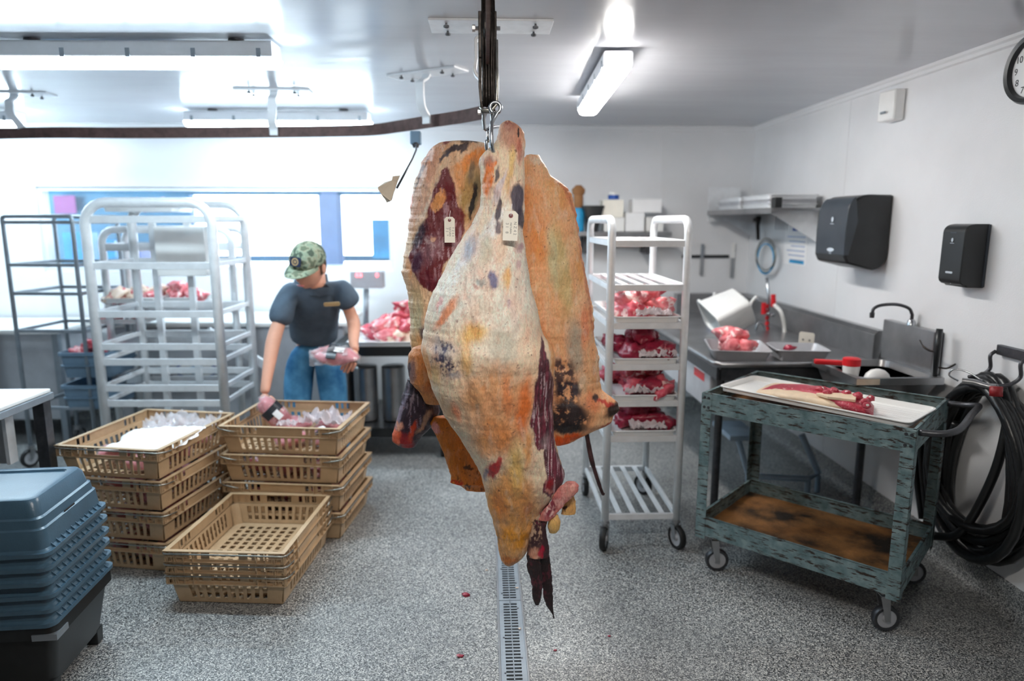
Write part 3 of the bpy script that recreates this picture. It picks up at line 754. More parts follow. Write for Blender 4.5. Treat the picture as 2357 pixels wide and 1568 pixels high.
# ---- left quarter
lq = thing('left_beef_quarter', 'beef quarter hanging at left with a large dark red muscle and a shank below', 'beef', (-.2, 2.36, .8))
YL = 2.36
Ll = [(1028, 320), (1008, 328), (990, 345), (969, 376), (955, 419), (947, 461), (944, 490), (937, 544), (929, 597), (924, 628), (931, 650), (939, 672), (944, 740), (945, 780), (948, 810), (955, 850), (965, 890)]
Rl = [(1108, 324), (1124, 330), (1126, 360), (1124, 420), (1120, 500), (1110, 560), (1090, 620), (1070, 700), (1060, 760), (1050, 820), (1040, 890)]
red = [(1034, 390), (1020, 404), (1000, 440), (988, 480), (978, 520), (962, 560), (944, 590), (950, 620), (958, 635), (975, 655), (996, 672), (1012, 655), (1032, 600), (1060, 560), (1072, 530), (1070, 490), (1058, 470), (1050, 440), (1040, 405)]
marks = [('b', 975, 440, 30, 130, 18, 'dcb6a4', .85, .6), ('b', 985, 370, 30, 40, 40, 'd8b09c', .9, .6), ('b', 1008, 335, 40, 20, 10, 'cda083', .9, .6), ('b', 1030, 326, 14, 5, 10, '7a2430', .9, .5),
         ('b', 1055, 345, 42, 12, -24, '2c2430', .95, .4), ('b', 1025, 368, 26, 7, -42, '3a3848', .9, .5), ('b', 1080, 326, 30, 6, 5, '2a2228', .9, .5),
         ('b', 1088, 372, 60, 22, -32, 'e08d4a', .97, .5), ('b', 1012, 410, 12, 60, 32, 'eed0b4', .9, .6), ('b', 1000, 450, 8, 80, 28, 'f2e4d8', .8, .6),
         ('b', 1085, 440, 30, 80, 6, 'a88a58', .95, .5), ('b', 1062, 410, 16, 40, 0, 'd6a070', .8, .7), ('b', 1088, 395, 9, 40, 8, '55504c', .7, .7), ('b', 1095, 450, 12, 70, 8, '78755c', .7, .7), ('b', 1088, 466, 7, 52, 10, '141214', .99, .3), ('b', 1070, 500, 14, 30, 0, 'b58d5a', .8, .7),
         ('b', 948, 460, 6, 26, 4, 'd8603c', .85, .6), ('b', 972, 400, 4, 60, 24, '4c3844', .7, .6),
         ('p', red, '611623', .98, 5), ('b', 970, 545, 18, 44, 22, '2f1c30', .95, .5), ('s', red, 'b79aa6', .6, 4.5, 34, .12), ('m', 985, 590, 40, 60, 24, 'bda7b2', .6, .0), ('b', 998, 570, 24, 60, 24, '9c7c88', .55, .9), ('b', 965, 605, 18, 36, 20, '40203c', .9, .6), ('b', 992, 640, 22, 40, -40, '5c1626', .9, .6),
         ('b', 1011, 466, 15, 33, 32, 'd99b6a', .98, .3), ('b', 1003, 545, 5, 9, 20, 'cf9a80', .9, .5), ('b', 1066, 500, 8, 36, -4, '6a2422', .9, .6),
         ('b', 945, 610, 8, 34, -8, 'e0a070', .9, .6), ('b', 960, 690, 26, 50, 0, 'c9b593', .9, .7), ('b', 962, 730, 22, 50, 0, 'c3c1a4', .9, .7), ('b', 975, 760, 10, 26, 8, '4b4456', .85, .6), ('b', 960, 790, 16, 40, 0, 'd6b989', .8, .7)]
body('fat_cover', lq, Ll, Rl, YL, lambda t: .55, 'e2bfa0', marks, rows=420, cols=220, seed=21, amp=8, edge=4)
body('shoulder_lobe', lq, [(975, 792), (950, 800), (940, 815), (938, 845), (944, 880), (965, 900), (980, 930)], [(1010, 792), (1020, 820), (1030, 860), (1034, 900), (1030, 930)], YL - .08, lambda t: .7, 'c78a5c',
     [('b', 950, 850, 12, 40, 0, '7c6a72', .8, .6), ('b', 942, 845, 6, 34, 0, '2c2834', .9, .6), ('b', 990, 890, 20, 22, 0, 'b8724a', .8, .6), ('b', 965, 805, 24, 12, 0, 'd59a70', .8, .6)], rows=140, cols=110, seed=22, amp=4)
body('dark_shank', lq, [(958, 862), (938, 872), (926, 910), (914, 965), (903, 1000), (902, 1016), (922, 1030)], [(995, 862), (1002, 905), (1014, 948), (990, 985), (966, 1012), (958, 1028), (945, 1040)], YL - .02, lambda t: .75, '2a1c28',
     [('b', 925, 940, 8, 60, 16, '7a7284', .9, .5), ('b', 950, 915, 5, 40, 16, '8a7a86', .7, .5), ('b', 978, 965, 8, 40, 32, '9c7c68', .85, .6), ('b', 915, 998, 18, 22, 0, 'd26a52', .97, .5), ('b', 936, 1012, 18, 30, 0, '8c1c24', .95, .6), ('b', 953, 985, 8, 36, 20, 'b4442c', .8, .6), ('b', 925, 975, 14, 12, 0, 'd8a08c', .8, .7), ('s', [(920, 870), (1000, 870), (1010, 950), (960, 1000), (915, 980)], '8e8292', .6, 4, 24, .22)],
     rows=220, cols=120, seed=23, amp=4.5)
body('belly_flap', lq, [(996, 958), (991, 976), (1001, 996), (1009, 1013), (1020, 1045), (1028, 1070), (1038, 1096), (1036, 1112), (1056, 1116), (1076, 1130)], [(1090, 958), (1100, 1000), (1120, 1050), (1135, 1090), (1140, 1110), (1135, 1136), (1116, 1143)], YL - .05, lambda t: .35, 'c5793c',
     [('b', 1004, 985, 12, 14, 0, 'd8a0a4', .85, .6), ('m', 1082, 1110, 46, 40, 0, '2c1c18', .9, .05), ('b', 1078, 1074, 14, 7, 0, '2e2620', .85, .5), ('b', 1050, 1112, 20, 6, 0, 'b83c28', .9, .6), ('b', 1105, 1136, 20, 7, 0, '1c1414', .9, .6)], rows=180, cols=140, seed=24, amp=5, edge=4)

# ---- right quarter
rq = thing('right_beef_quarter', 'flat orange beef quarter hanging behind at right with a blackened lower end', 'beef', (.3, 2.36, .9))
YR = 2.38
Lr = [(1215, 353), (1200, 370), (1195, 420), (1190, 500), (1190, 600), (1195, 700), (1205, 800), (1215, 900), (1225, 960), (1240, 1000), (1262, 1026)]
Rr = [(1228, 355), (1240, 362), (1256, 384), (1264, 404), (1284, 415), (1306, 432), (1316, 451), (1325, 483), (1332, 533), (1341, 590), (1348, 633), (1358, 669), (1364, 704), (1368, 769), (1371, 800), (1380, 830), (1382, 870), (1384, 897), (1398, 908), (1412, 916), (1424, 928), (1427, 942), (1412, 955), (1411, 972), (1390, 982), (1362, 993), (1327, 1013), (1300, 1026), (1282, 1032)]
marks = [('b', 1236, 368, 26, 16, 20, 'ead0bc', .9, .6), ('b', 1230, 500, 40, 160, -8, 'e6945a', .85, .7), ('b', 1280, 450, 40, 60, -30, 'eca872', .8, .8),
         ('b', 1290, 620, 30, 150, -8, 'cbb98a', .9, .6), ('b', 1270, 600, 20, 100, -4, 'c6c29c', .8, .7), ('b', 1330, 600, 12, 90, -8, 'e4a26a', .7, .8), ('b', 1245, 760, 20, 120, 0, 'e6a880', .8, .8), ('b', 1320, 790, 30, 90, -4, 'aaa394', .9, .7), ('b', 1345, 740, 20, 70, 0, 'dd7c5c', .7, .8), ('b', 1360, 830, 12, 60, 0, 'dc9c70', .8, .8),
         ('m', 1290, 850, 40, 46, 0, '2b2634', .9, -.2), ('m', 1305, 890, 44, 40, 0, '28222e', .98, -.35), ('m', 1305, 948, 66, 46, 0, '211c24', .98, -.6), ('b', 1300, 975, 70, 20, 0, '171318', .97, .6), ('b', 1362, 918, 22, 26, 0, 'd48864', .9, .6), ('b', 1368, 908, 9, 12, 0, '261a20', .95, .5), ('b', 1408, 940, 26, 26, 0, '190f12', .97, .5), ('b', 1388, 920, 24, 9, 20, 'b8282c', .9, .6), ('b', 1395, 972, 26, 8, 0, 'a0302c', .85, .7),
         ('b', 1300, 1005, 60, 18, -14, 'd65a26', .97, .5), ('b', 1340, 880, 18, 40, -10, 'c9b090', .7, .8), ('p', [(1262, 400), (1284, 412), (1310, 430), (1322, 480), (1330, 530), (1345, 620), (1362, 700), (1368, 770), (1362, 770), (1355, 700), (1338, 620), (1322, 520), (1314, 470), (1296, 436)], 'b86448', .6, 4)]
body('fat_cover', rq, Lr, Rr, YR, lambda t: .42, 'ecb48c', marks, rows=460, cols=200, seed=31, amp=7, edge=4.5)
body('inner_lump', rq, [(1212, 352), (1205, 380), (1208, 420)], [(1240, 356), (1262, 392), (1268, 420)], YR + .05, lambda t: .9, 'e6c4a8', [], rows=60, cols=60, seed=33, amp=3)
m = MB(); pts = [PY(1349, 990, YR), PY(1354, 1020, YR + .01), PY(1362, 1060, YR), PY(1374, 1100, YR), PY(1386, 1134, YR), PY(1391, 1138, YR)]
m.tube(spline(pts, 5), [.008] * 6 + [.009] * 6 + [.007] * 6 + [.006] * 5 + [.005] * 3, 10)
MT['tail'] = mat('dried_tail_skin', '4a2b2c', .5, var=.5, vscale=40, bump=.4, col2='2a1618')
m.build('tail_strip', 'tail', rq, smooth=True, world=True)

# ---- tags tied to the beef
def paper_tag(label, px, py, Y, w, h, tilt, lines):
    c = PY(px, py, Y)
    t = thing('paper_tag', label, 'tag', c)
    M = Matrix.Rotation(radians(tilt), 4, 'Y')
    m = MB(); ch = w * .22
    pl = [(-w / 2, -h / 2), (w / 2, -h / 2), (w / 2, h / 2 - ch), (w / 2 - ch, h / 2), (-w / 2 + ch, h / 2), (-w / 2, h / 2 - ch)]
    B = frameM((0, 0, 0), (1, 0, 0), (0, 0, 1)); B = M @ B    # local z faces -Y
    m.prism(pl, .0008, B); m.build('card', 'paper', t)
    m = MB(); m.lathe([(w * .05, 0), (w * .15, 0), (w * .15, .0006), (w * .05, .0006), (w * .05, 0)], 20, B @ Matrix.Translation((0, h / 2 - w * .32, .0008)), cap=False); m.build('eyelet', 'eyelet', t)
    m = MB(); m.lathe([(w * .05, 0), (w * .05, .0002)], 12, B @ Matrix.Translation((0, h / 2 - w * .32, .0008))); m.build('eyelet_hole', 'ink', t)
    for (dx, s, mt_, body_) in lines:
        text('lettering', body_, s, mt_, t, B @ Matrix.Translation((dx, -h * .08, .0009)) @ Matrix.Rotation(-pi / 2, 4, 'Z'), .0001)
    m = MB(); m.tube([B @ Vector((0, h / 2 - w * .32, .003)), B @ Vector((.001, h / 2 - w * .1, .003)), B @ Vector((.001, h / 2 + .006, 0)), B @ Vector((.003, h / 2 + .02, -.014))], .0008, 6); m.build('tie_string', 'white_paper', t)
    return t
paper_tag('larger cream tag on the front beef quarter below the dark streaks', 1175, 520, CY - .12, .0435, .086, 2, [(.0135, .012, 'ink_grey', 'N Z 4 2'), (.001, .0066, 'ink', 'MATUREiN'), (-.010, .012, 'ink_grey', '3 1   8')])
paper_tag('smaller cream tag on the dark red muscle of the left quarter', 1035, 529, YL - .10, .0345, .083, 0, [(.0105, .010, 'ink_grey', 'T Z 8 4'), (.001, .0072, 'ink', 'NATuRiN'), (-.0085, .012, 'ink_grey', '7 1  *')])

# ---- pull cord with torn card
pc = thing('pull_cord', 'dark pull cord hanging from a grey box with a torn scrap of card', 'cord', PY(958, 318, 3.3))
m = MB(); c = PY(957, 318, 3.3); m.cbox(c, (.05, .05, .06)); m.build('switch_box', 'grey_tote', pc, world=True, bevel=.006)
m = MB(); m.tube([PY(957, 331, 3.28), PY(958, 345, 3.1), PY(949, 367, 2.5), PY(914, 432, 2.2)], [.004, .004, .0032, .0032], 8); m.build('cord', 'steel_dark', pc, world=True, smooth=True)
m = MB(); m.lathe([(.012, -.012), (.016, 0), (.008, .012)], 12, Matrix.Translation(PY(957, 334, 3.27))); m.build('cord_grip', 'ink', pc, world=True)
tc = thing('torn_card', 'torn buff scrap of card on the end of the pull cord', 'card', PY(895, 435, 2.19))
m = MB()
out = [(904, 406), (921, 404), (915, 418), (911, 432), (907, 442), (902, 460), (899, 463), (890, 467), (886, 459), (881, 453), (877, 446), (870, 436), (870, 431), (885, 420), (902, 415)]
fr = [PY(x, y, 2.19 + .012 * sin(x * .2)) for x, y in out]; bk = [p + Vector((0, .0015, 0)) for p in fr]
n = len(out); m.add(fr + bk, [tuple(range(n)), tuple(range(2 * n - 1, n - 1, -1))] + [(i, (i + 1) % n, n + (i + 1) % n, n + i) for i in range(n)])
m.build('card', 'paper_tan', tc, world=True)
# ================================================================ shared small makers
def blob_mesh(seed, s, amp=.25, sub=3, m='meat'):
    bm = bmesh.new(); bmesh.ops.create_icosphere(bm, subdivisions=sub, radius=1)
    for v in bm.verts:
        p = v.co.copy(); q = p * 1.3 + Vector((seed * 7.3, seed * 3.1, seed * 1.7))
        d = 1 + amp * mnoise.fractal(q, .9, 2.1, 3) * 1.6 + amp * .5 * abs(mnoise.noise(q * 2.2))
        v.co = Vector((p.x * s[0] * d, p.y * s[1] * d, max(p.z * s[2] * d, -s[2] * .8)))
    me = bpy.data.meshes.new('meat_cut'); bm.to_mesh(me); bm.free()
    me.materials.append(MT[m]); me.shade_smooth(); return me
def meat_material(name, a, b_, fat, fatcut=.60, scale=14):
    m, nt, b = nmat(name)
    oi = nt.nodes.new('ShaderNodeObjectInfo')
    tc = nt.nodes.new('ShaderNodeTexCoord')
    ad = N(nt, 'ShaderNodeVectorMath', operation='ADD'); nt.links.new(tc.outputs['Object'], ad.inputs[0]); nt.links.new(oi.outputs['Random'], ad.inputs[1])
    n = N(nt, 'ShaderNodeTexNoise', Scale=scale, Detail=5.0, Distortion=1.2); nt.links.new(ad.outputs[0], n.inputs['Vector'])
    n2 = N(nt, 'ShaderNodeTexNoise', Scale=scale * 3, Detail=4.0); nt.links.new(ad.outputs[0], n2.inputs['Vector'])
    c1 = ramp(nt, [(0.3, lin(a)), (0.7, lin(b_))], n2.outputs[0])
    f = ramp(nt, [(fatcut - .03, (0, 0, 0, 1)), (fatcut + .03, (1, 1, 1, 1))], n.outputs[0])
    mx = N(nt, 'ShaderNodeMix', data_type='RGBA'); nt.links.new(f, mx.inputs[0]); nt.links.new(c1, mx.inputs[6]); mx.inputs[7].default_value = lin(fat)
    nt.links.new(mx.outputs[2], b.inputs['Base Color']); b.inputs['Roughness'].default_value = .3
    bp = N(nt, 'ShaderNodeBump', Strength=.5, Distance=.006); nt.links.new(n2.outputs[0], bp.inputs['Height']); nt.links.new(bp.outputs[0], b.inputs['Normal'])
    return m
MT['meat'] = meat_material('fresh_meat', 'b8344a', 'd9646f', 'f0cfcc', .62)
MT['meat_dark'] = meat_material('dark_meat', '7c1430', 'a82a44', 'd98a90', .68)
MT['meat_pink'] = meat_material('pink_meat', 'd8626c', 'ea8f92', 'f6dcd8', .6)
MT['fat'] = meat_material('fat_cut', 'f0d2b8', 'f3dfcf', 'd4626a', .6)
CUTS = {k: [blob_mesh(i + 3 * j, (.062, .048, .038), .32, 3, k) for i in range(4)] for j, k in enumerate(('meat', 'meat_dark', 'meat_pink', 'fat'))}
ORD = ['first', 'second', 'third', 'fourth', 'fifth', 'sixth', 'seventh', 'eighth', 'ninth', 'tenth', 'eleventh', 'twelfth']
def pile(kind, c, w, d, n, label, group, h=.05, seed=0, sc=1.0, mixed=None, rz=0.0):
    """n separate cuts heaped on a tray, centre c, footprint w x d"""
    rnd = random.Random(seed); out = []
    for i in range(n):
        k = mixed[i % len(mixed)] if mixed else kind
        lay = 0 if i < n * .6 else 1
        u, v = rnd.uniform(-1, 1), rnd.uniform(-1, 1)
        if lay: u, v = u * .55, v * .55
        o = link('meat_cut', rnd.choice(CUTS[k])); s = sc * rnd.uniform(.85, 1.15)
        o.scale = (s * rnd.uniform(.9, 1.2), s, s)
        x, y = u * (w / 2 - .05 * sc), v * (d / 2 - .045 * sc)
        R = Matrix.Rotation(rz, 2); xy = R @ Vector((x, y))
        o.location = (c[0] + xy.x, c[1] + xy.y, c[2] + .030 * s + lay * h)
        o.rotation_euler = (rnd.uniform(-.4, .4), rnd.uniform(-.4, .4), rnd.uniform(0, 6.28))
        out.append((lay, 1 if v > 0 else 0, o.location.x, o))
    for key in sorted({(a, b_) for a, b_, x, o in out}):
        row = sorted([(x, o.name, o) for a, b_, x, o in out if (a, b_) == key])
        for k, (x, nm_, o) in enumerate(row):
            tag(o, '%s, %s from left, %s %s row' % (label, ORD[k], ('lower', 'upper')[key[0]], ('front', 'rear')[key[1]]), 'meat', group)
    return [o for a, b_, x, o in out]
def sheet_tray(label, c, w, d, h=.025, rz=0.0, mt='tray', group=None, lip=.008, name='sheet_tray', cat='tray', th=.002):
    """open tray: flat bottom, sloping sides, rolled rim"""
    m = MB(); sl = h * .45
    P_ = lambda w_, d_, r, z: [(x, y, z) for x, y in rrect(w_, d_, r, 5)]
    m.loops([P_(w - 2 * sl - .004, d - 2 * sl - .004, .018, 0), P_(w - 2 * lip, d - 2 * lip, .024, h - .003), P_(w - .002, d - .002, .028, h - .003), P_(w, d, .028, h), P_(w - .002, d - .002, .028, h + .002), P_(w - 2 * lip, d - 2 * lip, .024, h + .002), P_(w - 2 * sl - 2 * th, d - 2 * sl - 2 * th, .018, th)])
    o = m.build(name, mt, smooth=35); o.location = c; o.rotation_euler = (0, 0, rz)
    return tag(o, label, cat, group)
def caster(parent, loc, r=.06, rz=0.0, h=None):
    h = h or r * 2.25
    fk = MB()
    fk.lathe([(.022, h), (.022, h - .008), (.014, h - .010), (.014, h - .022)], 14)
    fk.box((-.020, -.016, h - .026), (.020, .016, h - .020))
    for s in (-1, 1):
        fk.loops([[(s * .018 - .0015, -.016, h - .024), (s * .018 + .0015, -.016, h - .024), (s * .018 + .0015, .018, h - .024), (s * .018 - .0015, .018, h - .024)], [(s * .018 - .0015, -.010 - .014, r - .008), (s * .018 + .0015, -.010 - .014, r - .008), (s * .018 + .0015, .008 - .014, r - .008), (s * .018 - .0015, .008 - .014, r - .008)]])
    f = fk.build('caster', 'steel', parent, smooth=30); f.location = loc; f.rotation_euler = (0, 0, rz)
    M_ = Matrix.Translation((0, -.014, r)) @ Matrix.Rotation(pi / 2, 4, 'Y')
    m = MB(); m.lathe([(r * .72, -.013), (r * .93, -.014), (r, -.008), (r, .008), (r * .93, .014), (r * .72, .013)], 24, M_, cap=False); m.build('tyre', 'rubber', f, smooth=40)
    m = MB(); m.lathe([(r * .12, -.016), (r * .25, -.016), (r * .3, -.008), (r * .74, -.010), (r * .74, .010), (r * .3, .008), (r * .25, .016), (r * .12, .016)], 20, M_); m.build('hub', 'grey_tray', f, smooth=30)
    return f

# ================================================================ tan crates
CL, CW_, CHH = .585, .485, .140      # long side, short side, height
def wall_panel(A, B, C, D, us, holes, vs, th, out):
    m = MB()
    A, B, C, D = map(Vector, (A, B, C, D)); out = Vector(out) * th
    def P_(u, v): return (A * (1 - u) + B * u) * (1 - v) + (D * (1 - u) + C * u) * v
    for j in range(len(vs) - 1):
        i = 0
        while i < len(us) - 1:
            if (i, j) in holes: i += 1; continue
            k = i
            while k < len(us) - 1 and (k, j) not in holes: k += 1
            q = [P_(us[i], vs[j]), P_(us[k], vs[j]), P_(us[k], vs[j + 1]), P_(us[i], vs[j + 1])]
            m.hexa([q[0], q[1], q[1] + out, q[0] + out, q[3], q[2], q[2] + out, q[3] + out])
            i = k
    return m
def cuts(ranges):
    us = [0]
    for a, b_ in ranges: us += [a, b_]
    us.append(1); return us, [2 * i + 1 for i in range(len(ranges))]
def crate_side(L, off, top_r, low_r, y, sgn):
    """side panel across x (length L) at y; sgn = outward direction"""
    t = .018; z1 = CHH - .045; x0 = L / 2 - .018 - t; x1 = L / 2 - .018
    yi = y - sgn * t
    us, hs = cuts(low_r)
    m = wall_panel((-x0, yi, .004), (x0, yi, .004), (x1, y - sgn * .004, z1), (-x1, y - sgn * .004, z1), us, {(i, 1) for i in hs}, [0, .18, .86, 1], .0028, (0, sgn, 0))
    us, hs = cuts(top_r)
    m2 = wall_panel((-x1, y, z1), (x1, y, z1), (x1, y, CHH), (-x1, y, CHH), us, {(i, 1) for i in hs}, [0, .2, .85, 1], .0028, (0, sgn, 0))
    o = len(m.v); m.v += m2.v; m.f += [tuple(i + o for i in f) for f in m2.f]; m.mi += m2.mi
    # ribs, lower ledge and rolled rim
    yo = y + sgn * .014
    a, b_ = sorted((y - sgn * .004, yo))
    m.box((-L / 2 + .004, a, z1 - .003), (L / 2 - .004, b_, z1))
    m.box((-L / 2, a, CHH - .0035), (L / 2, b_ + (.002 if sgn > 0 else 0), CHH))
    n = 14
    for i in list(range(0, 4)) + list(range(n - 4, n)):
        x = -L / 2 + .006 + (L - .012) * i / (n - 1)
        m.box((x - .0012, min(y, yo), z1), (x + .0012, max(y, yo), CHH - .003))
    for s in (-1, 1):
        xa, xb = sorted((s * (L / 2 - .004), s * (L / 2 - L * .2)))
        m.box((xa, min(yo - .002 * sgn, yo), z1 + .02), (xb, max(yo - .002 * sgn, yo), z1 + .0225))
        for q in range(3):   # cross bracing at the corners
            xx = s * (L / 2 - .018 - q * .018)
            m.bar((xx, yo - sgn * .001, z1), (xx + s * .010, yo - sgn * .001, CHH - .003), .0016)
    return m
lo_long = [(.13 + i * .062, .13 + i * .062 + .034) for i in range(12)]
up_long = [(.16, .19), (.215, .245), (.27, .30), (.70, .73), (.755, .785), (.81, .84)]
lo_short = [(.14 + i * .075, .14 + i * .075 + .044) for i in range(10)]
up_short = [(.18, .225), (.25, .285), (.36, .62), (.70, .735), (.765, .81), (.84, .885)]
def crate_meshes():
    d = {}
    d['side_panel'] = [crate_side(CL, 0, up_long, lo_long, s * (CW_ / 2 - .014), s).mesh('side_panel', 'tan') for s in (-1, 1)]
    ends = []
    for s in (-1, 1):
        m = crate_side(CW_, 0, up_short, lo_short, s * (CL / 2 - .014), s)
        m.v = [(p[1], -p[0], p[2]) for p in (Vector(q) for q in m.v)]
        ends.append(m.mesh('end_panel', 'tan'))
    d['end_panel'] = ends
    # perforated base
    m = MB(); nx, ny = 12, 9; wx, wy = CL - .07, CW_ - .07
    A = (-wx / 2, -wy / 2, 0); us, hs = cuts([(.06 + i * .0745, .06 + i * .0745 + .05) for i in range(nx)]); vs, js = cuts([(.07 + i * .0975, .07 + i * .0975 + .055) for i in range(ny)])
    d['base'] = [wall_panel(A, (wx / 2, -wy / 2, 0), (wx / 2, wy / 2, 0), (-wx / 2, wy / 2, 0), us, {(i, j) for i in hs for j in js}, vs, .004, (0, 0, 1)).mesh('base', 'tan')]
    # corner posts
    cm = []
    for sx in (-1, 1):
        for sy in (-1, 1):
            m = MB(); rings = []
            for z, o in ((.0, .037), (CHH - .045, .018)):
                cx, cy = sx * (CL / 2 - o), sy * (CW_ / 2 - o)
                ar = [(cx - sx * .03 + sx * .03 * sin(radians(a)), cy - sy * .03 + sy * .03 * cos(radians(a))) for a in range(0, 91, 15)]
                inn = [(cx - sx * .03 + sx * .026 * sin(radians(a)), cy - sy * .03 + sy * .026 * cos(radians(a))) for a in range(90, -1, -15)]
                rings.append([(x, y, z) for x, y in ar + inn])
            m.loops(rings); cm.append(m.mesh('corner', 'tan', smooth=40))
    d['corner'] = cm
    # wire bail lying along the end rim
    bl = []
    for s in (-1, 1):
        x = s * (CL / 2 + .004); z = CHH - .002
        m = MB(); h = CW_ / 2 + .003
        m.tube([(x - s * .085, -h, z - .022), (x - s * .05, -h, z - .018), (x - s * .012, -h, z - .010), (x, -h + .012, z - .008), (x, -h * .5, z - .008), (x, h * .5, z - .008), (x, h - .012, z - .008), (x - s * .012, h, z - .010), (x - s * .05, h, z - .018), (x - s * .085, h, z - .022)], .0034, 8)
        bl.append(m.mesh('wire_bail', 'galv', smooth=True))
    d['wire_bail'] = bl
    return d
CM = crate_meshes()
def crate(label, loc, rz, group):
    t = thing('plastic_crate', label, 'crate', loc, rz, group)
    for k, ms_ in CM.items():
        for me in ms_:
            link(k, me, t)
    return t
MT['pack_black'] = mat('black_pack_band', '2b3038', .25, var=.3, vscale=20)
def pack(label, loc, rot, s=(.11, .06, .035), seed=0, group=None, sticker=True, name='meat_package'):
    """vacuum-packed cut: meat, clear wrap, dark band, white sticker"""
    t = thing(name, label, 'meat', loc, 0, group); t.rotation_euler = rot
    me = blob_mesh(40 + seed, s, .22, 3, 'meat'); link('meat', me, t)
    w = blob_mesh(40 + seed, (s[0] * 1.06, s[1] * 1.1, s[2] * 1.08), .24, 3, 'film'); link('wrap', w, t)
    if sticker:
        m = MB(); rings = []
        for a in range(-3, 4):
            y = a / 3 * s[1] * 1.02; zz = s[2] * 1.24 * math.sqrt(max(0.05, 1 - (y / (s[1] * 1.25)) ** 2))
            rings.append([(-s[0] * .42, y, zz - .002), (s[0] * .05, y, zz - .002), (s[0] * .05, y, zz), (-s[0] * .42, y, zz)])
        m.loops(rings); m.build('label_band', 'pack_black', t, smooth=30)
        m = MB(); m.loops([[(-s[0] * .1, y, z_), (s[0] * .38, y, z_), (s[0] * .38, y, z_ + .0015), (-s[0] * .1, y, z_ + .0015)] for y, z_ in ((-s[1] * .35, s[2] * 1.27), (0, s[2] * 1.31), (s[1] * .3, s[2] * 1.27))]); m.build('sticker', 'white_paper', t)
    return t

STK = {}
def stack(n, cx, cy, rz, pitch, names, group):
    out = []
    for i in range(n):
        out.append(crate(names[i], (cx, cy, .001 + i * pitch), rz, group))
    return out
A_ = radians
fr = stack(3, -1.005, 2.80, radians(85), .046, ['lowest of the three nested tan crates in front', 'middle one of the three nested tan crates in front', 'empty top crate of the three nested tan crates in front, its grid floor showing'], 'tan crates')
rs = stack(4, -.945, 3.33, radians(-7), .1385, ['bottom tan crate of the tall right-hand stack, standing on the floor', 'second tan crate from the floor in the right-hand stack', 'third tan crate from the floor in the right-hand stack', 'open top tan crate of the right-hand stack that the man reaches into'], 'tan crates')
ls = stack(4, -1.555, 3.10, radians(79), .1395, ['bottom tan crate of the left-hand stack, in deep shade', 'second tan crate from the floor in the left-hand stack', 'third tan crate from the floor in the left-hand stack', 'open top tan crate of the left-hand stack with white paper inside'], 'tan crates')
rnd = random.Random(5)
for st, cx, cy, rz, pit in ((rs, -.945, 3.33, radians(-7), .1385), (ls, -1.555, 3.10, radians(79), .1395)):
    nm = 'right-hand' if st is rs else 'left-hand'
    for i in range(4):
        z = i * pit + .05
        lv = ['bottom', 'second lowest', 'third', 'top'][i]
        for k, (u, v) in enumerate(((-.17, -.10), (.0, -.11), (.16, -.09), (-.08, .09), (.12, .09))):
            if st is rs and i == 3 and k == 0: continue
            p = Matrix.Rotation(rz, 3, 'Z') @ Vector((u, v, 0))
            pack('wrapped cut %s in the %s crate of the %s stack' % (((('front left', 'front middle', 'front right', 'rear left', 'rear right') if st is rs else ('front right', 'right middle', 'rear right', 'front left', 'rear left'))[k]), lv, nm), (cx + p.x, cy + p.y, z), (rnd.uniform(-.2, .2), rnd.uniform(-.2, .2), rnd.uniform(0, 6.28)), (.085, .055, .036), k + i * 5, 'wrapped meat in the %s stack' % nm, sticker=(k % 2 == 0))
# crumpled plastic and paper in the top crates
def crumple(name, label, cat, c, w, d, h, mt, seed, n=26, rz=0.0, slope=(0, 0), group=None):
    m = MB(); R = Matrix.Rotation(rz, 3, 'Z')
    vs = []
    for i in range(n + 1):
        for j in range(n + 1):
            u, v = i / n - .5, j / n - .5
            q = Vector((u * 3 + seed, v * 3, seed * .7))
            z = h * (abs(mnoise.fractal(q * 1.4, .9, 2.2, 5)) * 1.1 + .25 * abs(mnoise.noise(q * 6))) + slope[0] * u + slope[1] * v
            e = 1 + .18 * mnoise.noise(Vector((u * 5, v * 5, seed + 5)))
            vs.append(Vector(c) + R @ Vector((u * w * e, v * d * e, z)))
    k = (n + 1) ** 2
    fs = [(i * (n + 1) + j, (i + 1) * (n + 1) + j, (i + 1) * (n + 1) + j + 1, i * (n + 1) + j + 1) for i in range(n) for j in range(n)]
    m.add(vs, fs); o = m.build(name, mt, world=True, loc=c, smooth=60)
    so = o.modifiers.new('thickness', 'SOLIDIFY'); so.thickness = .0008
    return tag(o, label, cat, group)
crumple('plastic_bag', 'crumpled clear plastic bag at the far end of the top left-hand crate', 'bag', (-1.50, 3.28, 3 * .1395 + .085), .32, .22, .09, 'film', 3)
crumple('paper_sheet', 'smooth white paper sheet lying in the top left-hand crate', 'paper', (-1.49, 3.02, 3 * .1395 + .115), .36, .24, .012, 'white_paper', 8, rz=radians(-10), slope=(.02, .03))
crumple('plastic_bag', 'milky plastic bag sticking out of the top right-hand crate', 'bag', (-.80, 3.30, 3 * .1385 + .10), .24, .10, .07, 'haze_film', 12, rz=radians(-7))
crumple('plastic_scrap', 'small scrap of milky plastic beside the wrapped meat the man sets down', 'bag', (-.985, 3.27, 3 * .1385 + .10), .09, .05, .03, 'haze_film', 14)

